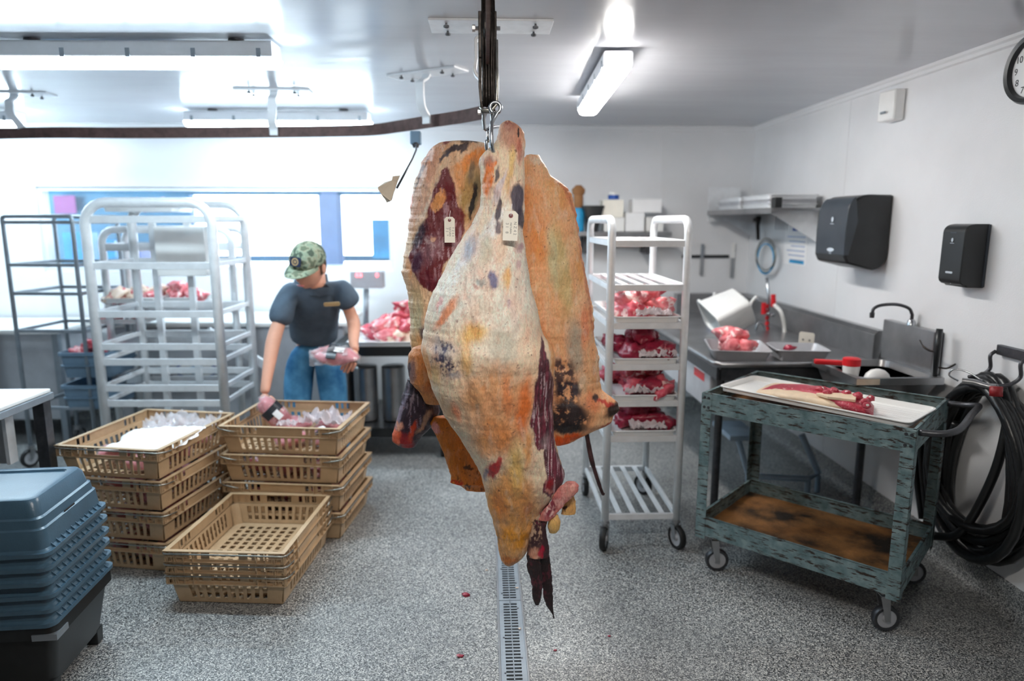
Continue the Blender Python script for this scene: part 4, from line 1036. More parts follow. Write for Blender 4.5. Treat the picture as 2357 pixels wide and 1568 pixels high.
# ================================================================ blue totes upside down, in a stack
def tote_mesh(w=.56, d=.40, h=.155):
    m = MB()
    P_ = lambda w_, d_, r, z: [(x, y, z) for x, y in rrect(w_, d_, r, 6)]
    prof = [(0, 0, .03, -.012), (0, 0, .03, 0), (-.018, -.018, .028, .0), (-.030, -.030, .028, .006), (-.040, -.040, .030, h * .42), (-.052, -.052, .030, h * .45), (-.058, -.058, .030, h * .62), (-.072, -.072, .03, h * .65), (-.088, -.088, .03, h - .014), (-.104, -.104, .03, h - .002), (-.122, -.122, .028, h), (-.158, -.158, .02, h), (-.166, -.166, .02, h - .006), (-.40, -.33, .01, h - .006)]
    rings = [P_(w + a, d + b_, r, z) for a, b_, r, z in prof]
    inner = [P_(w + a - .006, d + b_ - .006, r, z - .003) for a, b_, r, z in prof[::-1]]
    m.loops(rings + inner, False, False)
    n = len(rings[0]); k = len(rings) * 2
    m.f += [((k - 1) * n + j, (k - 1) * n + (j + 1) % n, (j + 1) % n, j) for j in range(n)]; m.mi += [0] * n
    a = len(rings) - 1
    m.f.append(tuple(a * n + j for j in range(n))); m.f.append(tuple((a + 1) * n + j for j in range(n - 1, -1, -1))); m.mi += [0, 0]
    return m.mesh('tub', 'blue_tote', smooth=30)
TM = tote_mesh()
rib = MB(); rib.loops([[(-.0015, 0, -.010), (.0015, 0, -.010), (.0015, 0, 0), (-.0015, 0, 0)], [(-.0015, .016, 0.0), (.0015, .016, 0.0), (.0015, .016, .012), (-.0015, .016, .012)]]); RM = rib.mesh('rim_rib', 'blue_tote')
ribs_mb = MB()
for s in (-1, 1):
    for i in range(11):
        y = -.15 + i * .03
        xr = s * (.56 / 2 - .001); xi = s * (.56 / 2 - .018)
        ribs_mb.add([(xr, y - .0015, 0), (xr, y + .0015, 0), (xi, y - .0015, 0), (xi, y + .0015, 0), (xi, y - .0015, .016), (xi, y + .0015, .016)], [(0, 1, 3, 2), (0, 2, 4), (1, 5, 3), (0, 4, 5, 1), (2, 3, 5, 4)])
ribs_me = ribs_mb.mesh('rim_ribs', 'blue_tote')
tcx, tcy, tz, trz = -1.625, 2.145, .283, radians(4)
nm = ['lowest', 'second lowest', 'third from the bottom', 'fourth from the bottom', 'second from the top', 'topmost']
for i in range(6):
    t = thing('blue_tote', '%s of the upturned blue plastic totes stacked at lower left' % nm[i].capitalize(), 'tote', (tcx, tcy, tz + .0455 * i), trz + radians((i % 3 - 1) * .8), 'upturned blue totes')
    link('tub', TM, t); o = link('rim_ribs', ribs_me, t); o['kind'] = 'stuff'
    if i == 5:
        m = MB(); m.box((.2565, -.045, .052), (.2580, .02, .073)); m.build('dark_sticker', 'ink', t)
# dolly they stand on; its closed black body stands in for the shadow
dl = thing('tote_dolly', 'low dolly under the blue totes, solid black to stand for shadow', 'dolly', (tcx, tcy, 0), trz)
m = MB(); m.loops([[(x, y, z) for x, y in rrect(w_, d_, .03, 5)] for w_, d_, z in ((.46, .32, .05), (.52, .36, .22), (.55, .385, .225), (.55, .385, .27))]); m.build('deck', 'black', dl, smooth=30)
for sx in (-1, 1):
    for sy in (-1, 1):
        m = MB(); m.loops([[(sx * .21 - w_, sy * .14 - w_, z), (sx * .21 + w_, sy * .14 - w_, z), (sx * .21 + w_, sy * .14 + w_, z), (sx * .21 - w_, sy * .14 + w_, z)] for w_, z in ((.02, .001), (.022, .06))]); m.build('leg', 'black', dl, bevel=.003)
m = MB(); m.box((.205, -.197, .225), (.279, -.13, .245)); m.build('corner_plate', 'alu_dark', dl)
cb = thing('cardboard_box', 'brown cardboard box almost lost in the dark at the bottom left corner', 'box', (-1.16, 1.46, 0), radians(8))
m = MB(); m.box((-.30, -.18, .0), (.06, .12, .30)); m.build('carton', 'brown', cb, bevel=.002)
m = MB(); m.box((.0602, -.182, .0), (.064, -.06, .30)); m.build('flap', 'brown', cb)

# ================================================================ white-topped table at the left edge
lt = thing('prep_table', 'stainless table with white cutting top cut off by the left edge of the frame', 'table', (-2.35, 2.3, 0))
m = MB(); m.box((-2.9, 1.75, .785), (-1.858, 2.895, .80)); m.build('cutting_top', 'white_plastic', lt, world=True, bevel=.003)
m = MB(); m.box((-2.9, 1.74, .755), (-1.85, 2.90, .784)); m.build('table_frame', 'alu_dark', lt, world=True, bevel=.003)
for x, y in ((-1.885, 2.865), (-1.885, 1.80), (-2.86, 2.865), (-2.86, 1.80)):
    m = MB(); m.box((x - .024, y - .024, .001), (x + .024, y + .024, .755)); m.build('leg', 'steel_dark', lt, world=True, bevel=.002)
m = MB(); m.box((-2.83, 2.80, .50), (-2.0, 2.83, .752)); m.build('drawer_box', 'steel', lt, world=True, bevel=.004)
m = MB(); m.box((-2.005, 2.79, .50), (-1.99, 2.84, .752)); m.build('drawer_edge', 'alu', lt, world=True)
for y in (2.5, 2.55): 
    m = MB(); m.lathe([(.004, 0), (.004, .003), (.002, .004)], 8, Matrix.Translation((-1.85, y, .768)) @ Matrix.Rotation(pi / 2, 4, 'Y')); m.build('rivet', 'steel_dark', lt, world=True)
# ================================================================ wheeled aluminium racks
def rack(label, A, B, depth, top, shelves, r=.014, wheel=True, arch='side', mt='alu', slats=(), legs_z=.13, name='sheet_pan_rack', rad=.06, nslat=5, cat='rack', bh=.028):
    """A, B = near-left and near-right foot; arches either along the sides or across the ends"""
    A, B = Vector((A[0], A[1], 0)), Vector((B[0], B[1], 0))
    ux = (B - A).normalized(); W = (B - A).length; ang = math.atan2(ux.y, ux.x)
    c = (A + B) / 2 + Vector((-ux.y, ux.x, 0)) * depth / 2
    t = thing(name, label, cat, c, ang)
    hw, hd = W / 2, depth / 2; z0 = legs_z if wheel else 0.001
    def archtube(p, q):
        p, q = Vector(p), Vector(q); d = (q - p).normalized()
        pts = [p + Vector((0, 0, z0))]
        for i in range(7):
            a = radians(90 * i / 6); pts.append(p + d * (rad * (1 - cos(a))) + Vector((0, 0, top - rad + rad * sin(a))))
        for i in range(7):
            a = radians(90 * i / 6); pts.append(q - d * (rad * (1 - sin(a))) + Vector((0, 0, top - rad + rad * cos(a))))
        pts.append(q + Vector((0, 0, z0)))
        m = MB(); m.tube(pts, r, 12); return m
    if arch == 'side':
        for s in (-1, 1): archtube((s * hw, -hd, 0), (s * hw, hd, 0)).build('arched_frame', mt, t, smooth=True)
    else:
        for s in (-1, 1): archtube((-hw, s * hd, 0), (hw, s * hd, 0)).build('arched_frame', mt, t, smooth=True)
    for z in shelves:
        for s in (-1, 1):
            m = MB(); m.box((-hw, s * hd - .008, z - bh), (hw, s * hd + .008, z)); m.build('cross_bar', mt, t, bevel=.002)
            m = MB(); m.box((s * hw - .008, -hd, z - min(bh, .026)), (s * hw + .008, hd, z)); m.build('side_bar', mt, t, bevel=.002)
        if z in slats:
            for i in range(nslat):
                x = -hw + W * (i + 1) / (nslat + 1)
                m = MB(); m.box((x - .012, -hd, z - .004), (x + .012, hd, z + .001)); m.build('slat', mt, t)
    if wheel:
        for sx in (-1, 1):
            for sy in (-1, 1):
                caster(t, (sx * hw, sy * hd, .0), .056, radians(20 * sx + 200 * (sy > 0)), legs_z + .004)
    return t, c, ang
# right-hand rack
Ra, Rb = PZ(1386, 1248, 0), PZ(1548, 1250, 0)
Ra.y = Rb.y = 2.95
zs = {}
def zpy(px, py): return PY(px, py, 2.95).z
sh = [round(zpy(1470, y), 3) for y in (553, 655, 743, 838, 922, 1003, 1182)]
rk, rc, ra = rack('white aluminium wheeled rack with trays of meat, right of the hanging beef', (Ra.x, 2.95), (Rb.x, 2.95), .62, zpy(1470, 505), sh, slats=(sh[1], sh[5], sh[6]), legs_z=.13, nslat=4, r=.018)
W_ = Rb.x - Ra.x
lab = ['top', 'second', 'third', 'lowest']
for k, (py, kind, sd, ht) in enumerate(((738, 'meat_pink', 3, .07), (832, 'meat_dark', 4, .08), (918, 'meat', 5, .08), (998, 'meat_dark', 6, .06))):
    z = sh[2 + k] + .001
    sheet_tray('white tray on the %s loaded shelf of the rack right of the hanging beef' % lab[k], (rc.x, rc.y - .03, z), W_ - .03, .60, .026, 0, 'tray', 'trays on the right-hand rack')
    pile(kind, (rc.x, rc.y - .1, z + .01), W_ - .04, .42, 17, ('pink-red cut on top tray, right-hand rack', 'dark red cut on second tray, right-hand rack', 'red cut on third tray, right-hand rack', 'dark red cut on lowest tray, right-hand rack')[k], 'meat on the %s tray of the right-hand rack' % lab[k], ht * .75, sd, 1.05, mixed={0: ['meat_pink', 'meat'], 1: ['meat_dark'], 2: ['meat_dark', 'meat'], 3: ['meat_dark']}[k])
    crumple('plastic_bag', ('white plastic wrap drooping over the tray edge, %s loaded shelf of the right-hand rack' % lab[k]), 'bag', (rc.x + (.03, .05, .0, .02)[k], 2.96, z + .03), .16, .05, .04, 'haze_film', 20 + k)
# big left rack (arched ends face us)
La, Lb = PY(243, 970, 3.80), PY(528, 950, 3.80)
zl = lambda py, Y=3.80: PY(360, py, Y).z
lsh = [zl(497), zl(604), zl(715), zl(790), zl(825), zl(885), zl(920)]
rk2, c2, a2 = rack('large white aluminium rack with rounded top standing at left behind the crates', (-2.155, 3.80), (-1.478, 3.78), .46, zl(466), [round(v, 3) for v in lsh], r=.026, arch='end', legs_z=.13, rad=.12, name='tray_rack', bh=.038)
for x in (-.21, .0):
    m = MB(); m.box((x - .018, .205, .13), (x + .018, .235, 1.50)); m.build('upright', 'alu', rk2)
m = MB(); m.box((-.14, .10, 1.18), (.15, .20, 1.47)); o = m.build('cardboard_stack', 'white_plastic', world=False, bevel=.004); o.location = (c2.x, c2.y, 0); o.name = 'white_box'
tag(o, 'white box standing high in the big left rack', 'box')
# second rounded rack behind it
rk3, c3, a3 = rack('smaller rounded rack of trays seen through the big left rack', (-2.36, 4.32), (-1.58, 4.32), .27, PY(330, 528, 4.4).z, [PY(330, y, 4.4).z for y in (560, 700, 770, 860)], r=.022, arch='end', legs_z=.13, rad=.08, name='tray_rack', bh=.045)
for k, (x, y, z, w, lb, kd) in enumerate(((320, 4.45, 692, .34, 'white tray of pale fatty meat at left in the rack behind the big rack', 'fat'), (410, 4.5, 690, .40, 'white tray of red meat at right in the rack behind the big rack', 'meat_pink'), (300, 4.5, 738, .36, 'lower white tray of red trimmings in the rack behind the big rack', 'meat'))):
    p = PY(x, z, y)
    sheet_tray(lb, p, w, .34, .03, radians(-4 if k else 3), 'tray', 'trays in the far left rack')
    pile(kd, p + Vector((0, 0, .01)), w, .30, 7, ('fatty cut, left tray behind the big rack', 'bright red cut, right tray behind the big rack', 'red trimming, low tray behind the big rack')[k], 'meat in the rack behind the big rack %s' % ('left', 'right', 'low')[k], .03, 30 + k, 1.0)
p = PY(345, 488, 4.3)
sheet_tray('white tray on top of the racks at left', p - Vector((0, 0, .0)), .42, .32, .03, 0)
pile('meat', p + Vector((0, 0, .01)), .36, .26, 6, 'red cut, topmost left tray', 'meat on the topmost left tray', .02, 41, .8)
# grey rack with totes, far left
rk4, c4, a4 = rack('thin grey wire-frame rack at far left holding grey totes', (-2.83, 4.16), (-2.41, 4.12), .42, PY(130, 498, 4.2).z, [PY(130, y, 4.2).z for y in (508, 605, 670, 755, 930)], r=.012, arch='end', mt='alu_dark', legs_z=.13, rad=.02, name='tote_rack', bh=.02)
def tote(label, px0, px1, py0, py1, Y, d=.36, mt='grey_tote', group='grey totes at left'):
    a, b_ = PY(px0, py1, Y), PY(px1, py0, Y)
    c = Vector(((a.x + b_.x) / 2, Y + d / 2, a.z)); w = b_.x - a.x; h = b_.z - a.z
    t = thing('grey_tote', label, 'tote', c, 0, group)
    P_ = lambda k, z, r=.02: [(x, y, z) for x, y in rrect(w * k, d * k, r, 4)]
    m = MB(); m.loops([P_(.86, 0), P_(.94, h - .02), P_(1, h - .02), P_(1, h), P_(.93, h), P_(.84, .005)]); m.build('tub', mt, t, smooth=35)
    m = MB(); m.loops([P_(.90, h * .45), P_(.965, h * .45), P_(.965, h * .45 + .008), P_(.90, h * .45 + .008)]); m.build('rib_band', mt, t)
    return t, c, h
t1, cc, hh = tote('upper grey tote of red meat on the rack at far left', 136, 250, 812, 872, 4.1)
pile('meat', cc + Vector((0, 0, hh - .03)), .26, .28, 7, 'red cut in upper grey tote', 'meat in the upper grey tote', .03, 51, .8)
tote('lower grey tote on the rack at far left', 142, 250, 888, 945, 4.1)

# ================================================================ prep table and machine behind the racks
bt = thing('prep_table', 'white-topped table against the back wall at far left', 'table', (-3.7, 4.8, 0))
z_ = PY(0, 760, 4.60).z
m = MB(); m.box((-4.55, 4.60, z_ - .03), (-2.86, 5.2, z_)); m.build('table_top', 'white_plastic', bt, world=True, bevel=.005)
for x in (-4.5, -3.35, -2.90):
    m = MB(); m.box((x - .02, 4.62, .001), (x + .02, 4.66, z_ - .03)); m.build('leg', 'alu_dark', bt, world=True)
m = MB(); m.box((-4.5, 4.68, .15), (-2.93, 5.15, z_ - .03)); m.build('cabinet_body', 'grey_tray', bt, world=True)
mc = thing('packing_machine', 'stainless packing machine with an oval blue and white badge, behind the left racks', 'machine', (-1.9, 4.9, 0))
z_ = PY(500, 742, 4.65).z
m = MB(); m.box((-2.55, 4.65, .10), (-.98, 5.18, z_ - .03)); m.build('cabinet', 'grey_tray', mc, world=True, bevel=.01)
m = MB(); m.box((-2.58, 4.62, z_ - .03), (-.95, 5.2, z_)); m.build('top', 'white_plastic', mc, world=True, bevel=.006)
for x in (-2.5, -1.03):
    for y in (4.7, 5.1):
        m = MB(); m.lathe([(.03, .001), (.025, .01), (.02, .10)], 10, Matrix.Translation((x, y, 0))); m.build('foot', 'rubber', mc, world=True)
c = PY(452, 852, 4.65); Bm = frameM(c + Vector((0, -.004, 0)), (1, 0, 0), (0, 0, 1))
def ell(rx, ry, n=32): return [(rx * cos(2 * pi * i / n), ry * sin(2 * pi * i / n)) for i in range(n)]
m = MB(); m.prism(ell(.150, .054), .003, Bm, -.003); bd = m.build('badge', 'blue', mc, world=True)
m = MB(); m.prism(ell(.138, .046), .002, Bm, 0); m.build('badge_ring', 'white_plastic', bd, world=True)
m = MB(); m.prism(ell(.075, .028), .002, Bm @ Matrix.Translation((.0, 0, .002))); m.build('badge_swirl', 'cyan', bd, world=True)
m = MB(); m.prism(ell(.03, .012), .002, Bm @ Matrix.Translation((.015, -.004, .004))); m.build('badge_centre', 'blue', bd, world=True)
m = MB(); m.prism(ell(.045, .010), .002, Bm @ Matrix.Translation((-.02, .012, .004))); m.build('badge_wave', 'white_plastic', bd, world=True)
lv = thing('support_arm', 'white metal arm slanting down behind the big left rack', 'arm', PY(540, 800, 4.35))
m = MB(); m.bar(PY(478, 762, 4.4), PY(612, 842, 4.3), .06, .02, up=(0, 1, 0)); m.build('arm', 'white_metal', lv, world=True, bevel=.008)
for q in ((487, 768), (600, 834)):
    m = MB(); c = PY(q[0], q[1], 4.33); m.lathe([(.012, -.03), (.012, .0)], 12, Matrix.Translation(c) @ Matrix.Rotation(pi / 2, 4, 'X')); m.build('pivot', 'alu_dark', lv, world=True)
# low counter beside: black cart with meat board and scale, right of the man
bc = thing('black_cart', 'black two-deck cart behind the man holding a board of meat', 'cart', (-.75, 4.55, 0))
z_ = PY(900, 800, 4.2).z
m = MB(); m.loops([[(x, y, z) for x, y in rrect(.72, .6, .04, 4, -.62, 4.52)] for z in (z_ - .06, z_)]); m.build('upper_deck', 'black', bc, world=True, smooth=30)
m = MB(); m.loops([[(x, y, z) for x, y in rrect(.72, .6, .04, 4, -.62, 4.52)] for z in (.14, .20)]); m.build('lower_deck', 'black', bc, world=True, smooth=30)
for x in (-.95, -.29):
    for y in (4.26, 4.78):
        m = MB(); m.box((x - .025, y - .025, .2), (x + .025, y + .025, z_ - .06)); m.build('post', 'black', bc, world=True, bevel=.004)
        caster(bc, (x - (-.75), y - 4.55, 0), .05, 0, .14)
for i, x in enumerate((-.80, -.62)):
    t = thing('steel_bucket', ('left', 'right')[i] + ' steel canister on the lower deck of the black cart', 'bucket', (x, 4.42, .201), 0, 'canisters on the black cart')
    m = MB(); m.lathe([(.07, 0), (.078, .01), (.078, .36), (.07, .37), (.03, .375)], 20); m.build('canister', 'steel', t, smooth=35)
p = Vector((-.62, 4.42, z_ + .001))
sheet_tray('wide white board of meat on top of the black cart', p, .52, .42, .03)
pile('meat_pink', p + Vector((.03, 0, .012)), .46, .34, 14, 'pink cut heaped on black cart', 'meat heaped on the black cart', .06, 61, 1.2, mixed=['meat_pink', 'meat', 'fat'])
pile('meat_pink', p + Vector((.12, .05, .13)), .26, .2, 6, 'pink cut atop the black cart heap', 'top of the meat heap on the black cart', .05, 62, 1.1, mixed=['meat_pink', 'meat'])
t = thing('scale', 'bench scale on a post with red digits on its display, right of the man', 'scale', (-.93, 4.75, z_))
m = MB(); a = PY(843, 790, 4.75); b_ = PY(843, 665, 4.75); m.tube([(a.x, a.y, z_), b_], .018, 12); m.build('post', 'alu_dark', t, world=True, smooth=True)
m = MB(); a = PY(806, 664, 4.72); b_ = PY(886, 622, 4.80); m.box(a, (b_.x, b_.y, b_.z)); m.build('display', 'grey_tray', t, world=True, bevel=.008)
MT['led'] = emit('red_digits', (1, .1, .15), 3.0)
for x in (826, 868):
    c = PY(x, 634, 4.72)
    text('digits', ('8.8' if x < 840 else '0'), .035, 'led', t, frameM(c - wloc(t) + Vector((0, -.004, 0)), (1, 0, 0), (0, 0, 1)))
m = MB(); m.cbox((a.x + .11, 4.75, z_ + .02), (.22, .2, .03)); m.build('base', 'steel', t, world=True, bevel=.004)
# ================================================================ green rusty cart
def rust_paint():
    m, nt, b = nmat('chipped_green_paint')
    co = coords(nt); cs = coords(nt, (4, 4, 24))
    n = N(nt, 'ShaderNodeTexNoise', Scale=3.4, Detail=8.0, Roughness=.72); nt.links.new(cs, n.inputs['Vector'])
    n1 = N(nt, 'ShaderNodeTexNoise', Scale=30.0, Detail=5.0); nt.links.new(co, n1.inputs['Vector'])
    pt = ramp(nt, [(.3, lin('556e72')), (.7, lin('85999b'))], n1.outputs[0])
    wr = ramp(nt, [(.54, (0, 0, 0, 1)), (.575, (1, 1, 1, 1))], n.outputs[0])
    mx = N(nt, 'ShaderNodeMix', data_type='RGBA'); nt.links.new(wr, mx.inputs[0]); nt.links.new(pt, mx.inputs[6]); mx.inputs[7].default_value = lin('33261f')
    nt.links.new(mx.outputs[2], b.inputs['Base Color']); b.inputs['Roughness'].default_value = .5; b.inputs['Metallic'].default_value = .15
    bp = N(nt, 'ShaderNodeBump', Strength=.5, Distance=.002); bp.invert = True; nt.links.new(wr, bp.inputs['Height']); nt.links.new(bp.outputs[0], b.inputs['Normal'])
    return m
MT['cart'] = rust_paint()
MT['rust'] = mat('rusted_deck', 'a87442', .6, var=.5, vscale=5, col2='241c16', bump=.4, bscale=80)
CZ, LZ = .80, .26
cA, cB, cC = PZ(1617, 903, CZ), PZ(2110, 990, CZ), PZ(1748, 855, CZ)
ux = (cB - cA); LC = ux.length; ux.normalize(); WC = .565
uy = Vector((-ux.y, ux.x, 0)); cc = (cA + cB) / 2 + uy * WC / 2
ct = thing('utility_cart', 'old green metal cart with chipped paint holding a white tray of ribs', 'cart', (cc.x, cc.y, 0), math.atan2(ux.y, ux.x))
hl, hw = LC / 2, WC / 2
def deck(z, lip, nm, floor_m):
    m = MB(); t = .003
    for a, b_ in (((-hl, -hw), (hl, -hw)), ((hl, -hw), (hl, hw)), ((hl, hw), (-hl, hw)), ((-hl, hw), (-hl, -hw))):
        dx, dy = b_[0] - a[0], b_[1] - a[1]; L = math.hypot(dx, dy); nx, ny = -dy / L, dx / L
        P_ = lambda u, v, z_: (a[0] + dx * u + nx * v, a[1] + dy * u + ny * v, z_)
        m.hexa([P_(0, 0, z - lip), P_(1, 0, z - lip), P_(1, t, z - lip), P_(0, t, z - lip), P_(0, 0, z), P_(1, 0, z), P_(1, t, z), P_(0, t, z)])
        m.hexa([P_(0, 0, z - .004), P_(1, 0, z - .004), P_(1, .012, z - .004), P_(0, .012, z - .004), P_(0, 0, z), P_(1, 0, z), P_(1, .012, z), P_(0, .012, z)])
    m.build(nm + '_rim', 'cart', ct, bevel=.001)
    m = MB(); m.box((-hl + .003, -hw + .003, z - lip + .012), (hl - .003, hw - .003, z - lip + .016)); m.build(nm + '_floor', floor_m, ct)
deck(CZ, .085, 'upper_deck', 'rust'); deck(LZ, .085, 'lower_deck', 'rust')
for sx in (-1, 1):
    for sy in (-1, 1):
        m = MB(); x, y = sx * (hl + .002), sy * (hw + .002)
        m.box((min(x, x - sx * .045), min(y, y - sy * .003), LZ - .10), (max(x, x - sx * .045), max(y, y - sy * .003), CZ - .002))
        m.box((min(x, x - sx * .003), min(y, y - sy * .045), LZ - .10), (max(x, x - sx * .003), max(y, y - sy * .045), CZ - .002))
        m.build('corner_leg', 'cart', ct, bevel=.0015)
        k = caster(ct, (sx * (hl - .06), sy * (hw - .06), 0), .050, radians(130), .165)
        k.children[1].data.materials[0] = MT['steel_dark']  # hub coloured dark to stand for the shade under the cart
m = MB(); m.tube(spline([(hl + .002, -hw + .03, CZ - .015), (hl + .06, -hw + .035, CZ - .010), (hl + .10, -hw + .06, CZ + .0), (hl + .115, -hw + .12, CZ + .01), (hl + .115, 0, CZ + .014), (hl + .115, hw - .12, CZ + .01), (hl + .10, hw - .06, CZ), (hl + .06, hw - .035, CZ - .01), (hl + .002, hw - .03, CZ - .015)], 5), .012, 12)
m.build('push_handle', 'steel_dark', ct, smooth=True)
for i, (sx, sy) in enumerate(((-1, -1), (1, -1))):
    for k, (dx, dz) in enumerate(((.012, .02), (.03, .02), (.012, .06), (.03, .06))):
        m = MB(); m.lathe([(.006, 0), (.005, .003)], 8, Matrix.Translation((sx * (hl - dx), -hw - .003, CZ - dz)) @ Matrix.Rotation(pi / 2, 4, 'X')); m.build('bolt', 'steel_dark', ct)
# white sheet tray resting across the cart
R_c = Matrix.Rotation(math.atan2(ux.y, ux.x), 4, 'Z')
def cartp(x, y, z): return Vector((cc.x, cc.y, 0)) + (R_c @ Vector((x, y, z)))
trc = (PZ(1655, 888, CZ + .01) + PZ(2150, 945, CZ + .01)) / 2
a_, b_, c_, d_ = PZ(1652, 892, CZ), PZ(2095, 980, CZ), PZ(2152, 948, CZ), PZ(1795, 888, CZ)
tu = (b_ - a_); TL = tu.length; trz_ = math.atan2(tu.y, tu.x); tu.normalize(); tv = Vector((-tu.y, tu.x, 0))
TW = .30
tcen = a_ + tu * (TL / 2) + tv * TW / 2
tr_ = sheet_tray('big white fluted tray resting on the green cart', (tcen.x, tcen.y, CZ - .013), TL, TW, .020, trz_, 'white_plastic', None)
m = MB()
for i in range(8):
    y = -TW / 2 + .045 + i * .03; m.box((-TL / 2 + .04, y, .0018), (TL / 2 - .04, y + .006, .0032))
fl = m.build('flute', 'white_plastic', tr_); fl['kind'] = 'stuff'
# slab of ribs: fat cap, red meat band, bone ends
RTZ = CZ - .010
def tp(px, py, z=RTZ): return PZ(px, py, z)
MT['lean'] = meat_material('lean_red', 'a8263c', 'c8485a', 'e0a8a4', .66, 60)
MT['fatcap'] = mat('cream_fat', 'ecd3b4', .45, var=.06, vscale=30, bump=.25, bscale=90)
MT['fatgold'] = mat('golden_dried_fat', 'c98f4c', .5, var=.2, vscale=40, bump=.3)
MT['bone'] = mat('white_bone', 'efe6e0', .5, var=.05)
rb = thing('rib_slab', 'long slab of beef ribs with cream fat and red meat lying on the cart tray', 'meat', tp(1870, 935))
def strip_mesh(pts_f, pts_b, z0, z1, nm, mt, parent, amp=.003, seed=0, arch_=.0):
    """thick irregular slab between a front and a back edge"""
    m = MB(); F_ = spline([p for p in pts_f], 8); B_ = spline([p for p in pts_b], 8); n = min(len(F_), len(B_)); rings = []
    for i in range(n):
        f = F_[int(i * (len(F_) - 1) / (n - 1))]; b = B_[int(i * (len(B_) - 1) / (n - 1))]
        e = math.sin(pi * min(1, max(0, i / (n - 1)))) ** .35
        r = []
        K = 14
        for k in range(K):
            a = 2 * pi * k / K; u = .5 - .5 * cos(a); s = sin(a)
            p = f * (1 - u) + b * u
            h = (z0 + (z1 - z0) * (.5 + .5 * (abs(s) ** .5) * (1 if s > 0 else -1)))
            if s > 0: h += arch_ * s
            q = Vector((p.x, p.y, RTZ + h * max(e, .25)))
            q += Vector((0, 0, amp * mnoise.noise(Vector((i * .35 + seed, k * .6, seed))))) if s > .1 else Vector()
            r.append(q)
        rings.append(r)
    m.loops(rings); return m.build(nm, mt, parent, smooth=True, world=True)
strip_mesh([tp(1738, 908), tp(1790, 925), tp(1860, 938), tp(1930, 950), tp(2005, 954)], [tp(1768, 890), tp(1830, 900), tp(1900, 915), tp(1970, 925), tp(2010, 940)], .002, .040, 'fat_layer', 'fatcap', rb, .004, 1, .006)
strip_mesh([tp(1745, 903, CZ + .0), tp(1800, 908, CZ + .010), tp(1860, 920, CZ + .006), tp(1915, 940, CZ), tp(1960, 951, CZ), tp(2010, 957, CZ)], [tp(1772, 893, CZ), tp(1830, 896, CZ + .01), tp(1900, 906, CZ + .01), tp(1965, 920, CZ + .01), tp(2012, 934, CZ)], .012, .052, 'lean_layer', 'lean', rb, .004, 2, .004)
strip_mesh([tp(1788, 922), tp(1815, 926), tp(1850, 932), tp(1880, 936)], [tp(1790, 917), tp(1820, 920), tp(1850, 925), tp(1880, 931)], .004, .03, 'golden_edge', 'fatgold', rb, .003, 3)
m = MB(); q = [tp(1878, 904, CZ + .046), tp(1905, 912, CZ + .046), tp(1970, 920, CZ + .046), tp(1972, 907, CZ + .046), tp(1930, 904, CZ + .046)]
n = len(q); m.add(q + [p - Vector((0, 0, .012)) for p in q], [tuple(range(n)), tuple(range(2 * n - 1, n - 1, -1))] + [(i, (i + 1) % n, n + (i + 1) % n, n + i) for i in range(n)]); m.build('pale_fat_sheet', 'fatcap', rb, world=True, bevel=.003)
for i, (x, y, s) in enumerate(((1892, 898, 1.0), (1920, 901, 1.0), (1948, 906, .9), (1975, 912, .9), (2003, 918, .8), (1990, 926, .9), (1996, 934, .8), (1905, 906, .8))):
    c = tp(x, y, CZ + .045)
    me = blob_mesh(80 + i, (.020 * s, .018 * s, .016 * s), .3, 2, 'lean'); o = link('rib_end', me, rb); o.location = c - wloc(rb)
    m = MB(); m.lathe([(.001, .002), (.004, .002), (.007, 0), (.008, -.012)], 12); bo = m.build('bone', 'bone', o, smooth=True); bo.location = (-.003, -.007, .008 * s); bo.rotation_euler = (radians(50), 0, radians(-20))

# ================================================================ stainless sink table along the right wall
st = thing('sink_table', 'stainless table with raised backsplash along the right wall, loaded with trays', 'table', (1.55, 4.1, 0))
q_ = PY(1650, 840, 3.25); TZ = q_.z; tx0 = q_.x; ty0 = 3.25
m = MB(); m.box((tx0 + .02, ty0 + .02, TZ - .03), (XR - .03, 5.16, TZ - .004)); m.build('worktop', 'steel', st, world=True, bevel=.003)
m = MB(); m.tube([(XR - .03, ty0, TZ), (tx0 + .02, ty0, TZ), (tx0, ty0 + .02, TZ), (tx0, 5.16, TZ)], .016, 12); m.build('rolled_edge', 'steel', st, world=True, smooth=True)
m = MB(); m.box((tx0 + .03, ty0 + .015, TZ - .085), (XR - .03, ty0 + .03, TZ - .02)); m.build('apron', 'steel_dark', st, world=True)
m = MB(); m.box((tx0 + .012, ty0 + .03, TZ - .085), (tx0 + .027, 5.1, TZ - .02)); m.build('apron', 'steel_dark', st, world=True)
m = MB(); sy0 = 3.34
m.loops([[(XR - .062, y, TZ - .004), (XR - .03, y, TZ - .004), (XR - .002, y, .945), (XR - .002, y, .955), (XR - .04, y, .955), (XR - .062, y, .935)] for y in (sy0, 5.2)]); m.build('backsplash', 'steel', st, world=True, bevel=.002)
m = MB(); m.box((1.45, 5.16, TZ - .01), (XR - .05, 5.235, .955)); m.build('backsplash', 'steel', st, world=True, bevel=.004)
for x, y in ((tx0 + .04, ty0 + .05), (XR - .10, ty0 + .05), (tx0 + .04, 5.1), (XR - .10, 5.1)):
    m = MB(); m.tube([(x, y, .005), (x, y, TZ - .03)], .02, 12); m.build('leg', 'steel_dark', st, world=True, smooth=40)
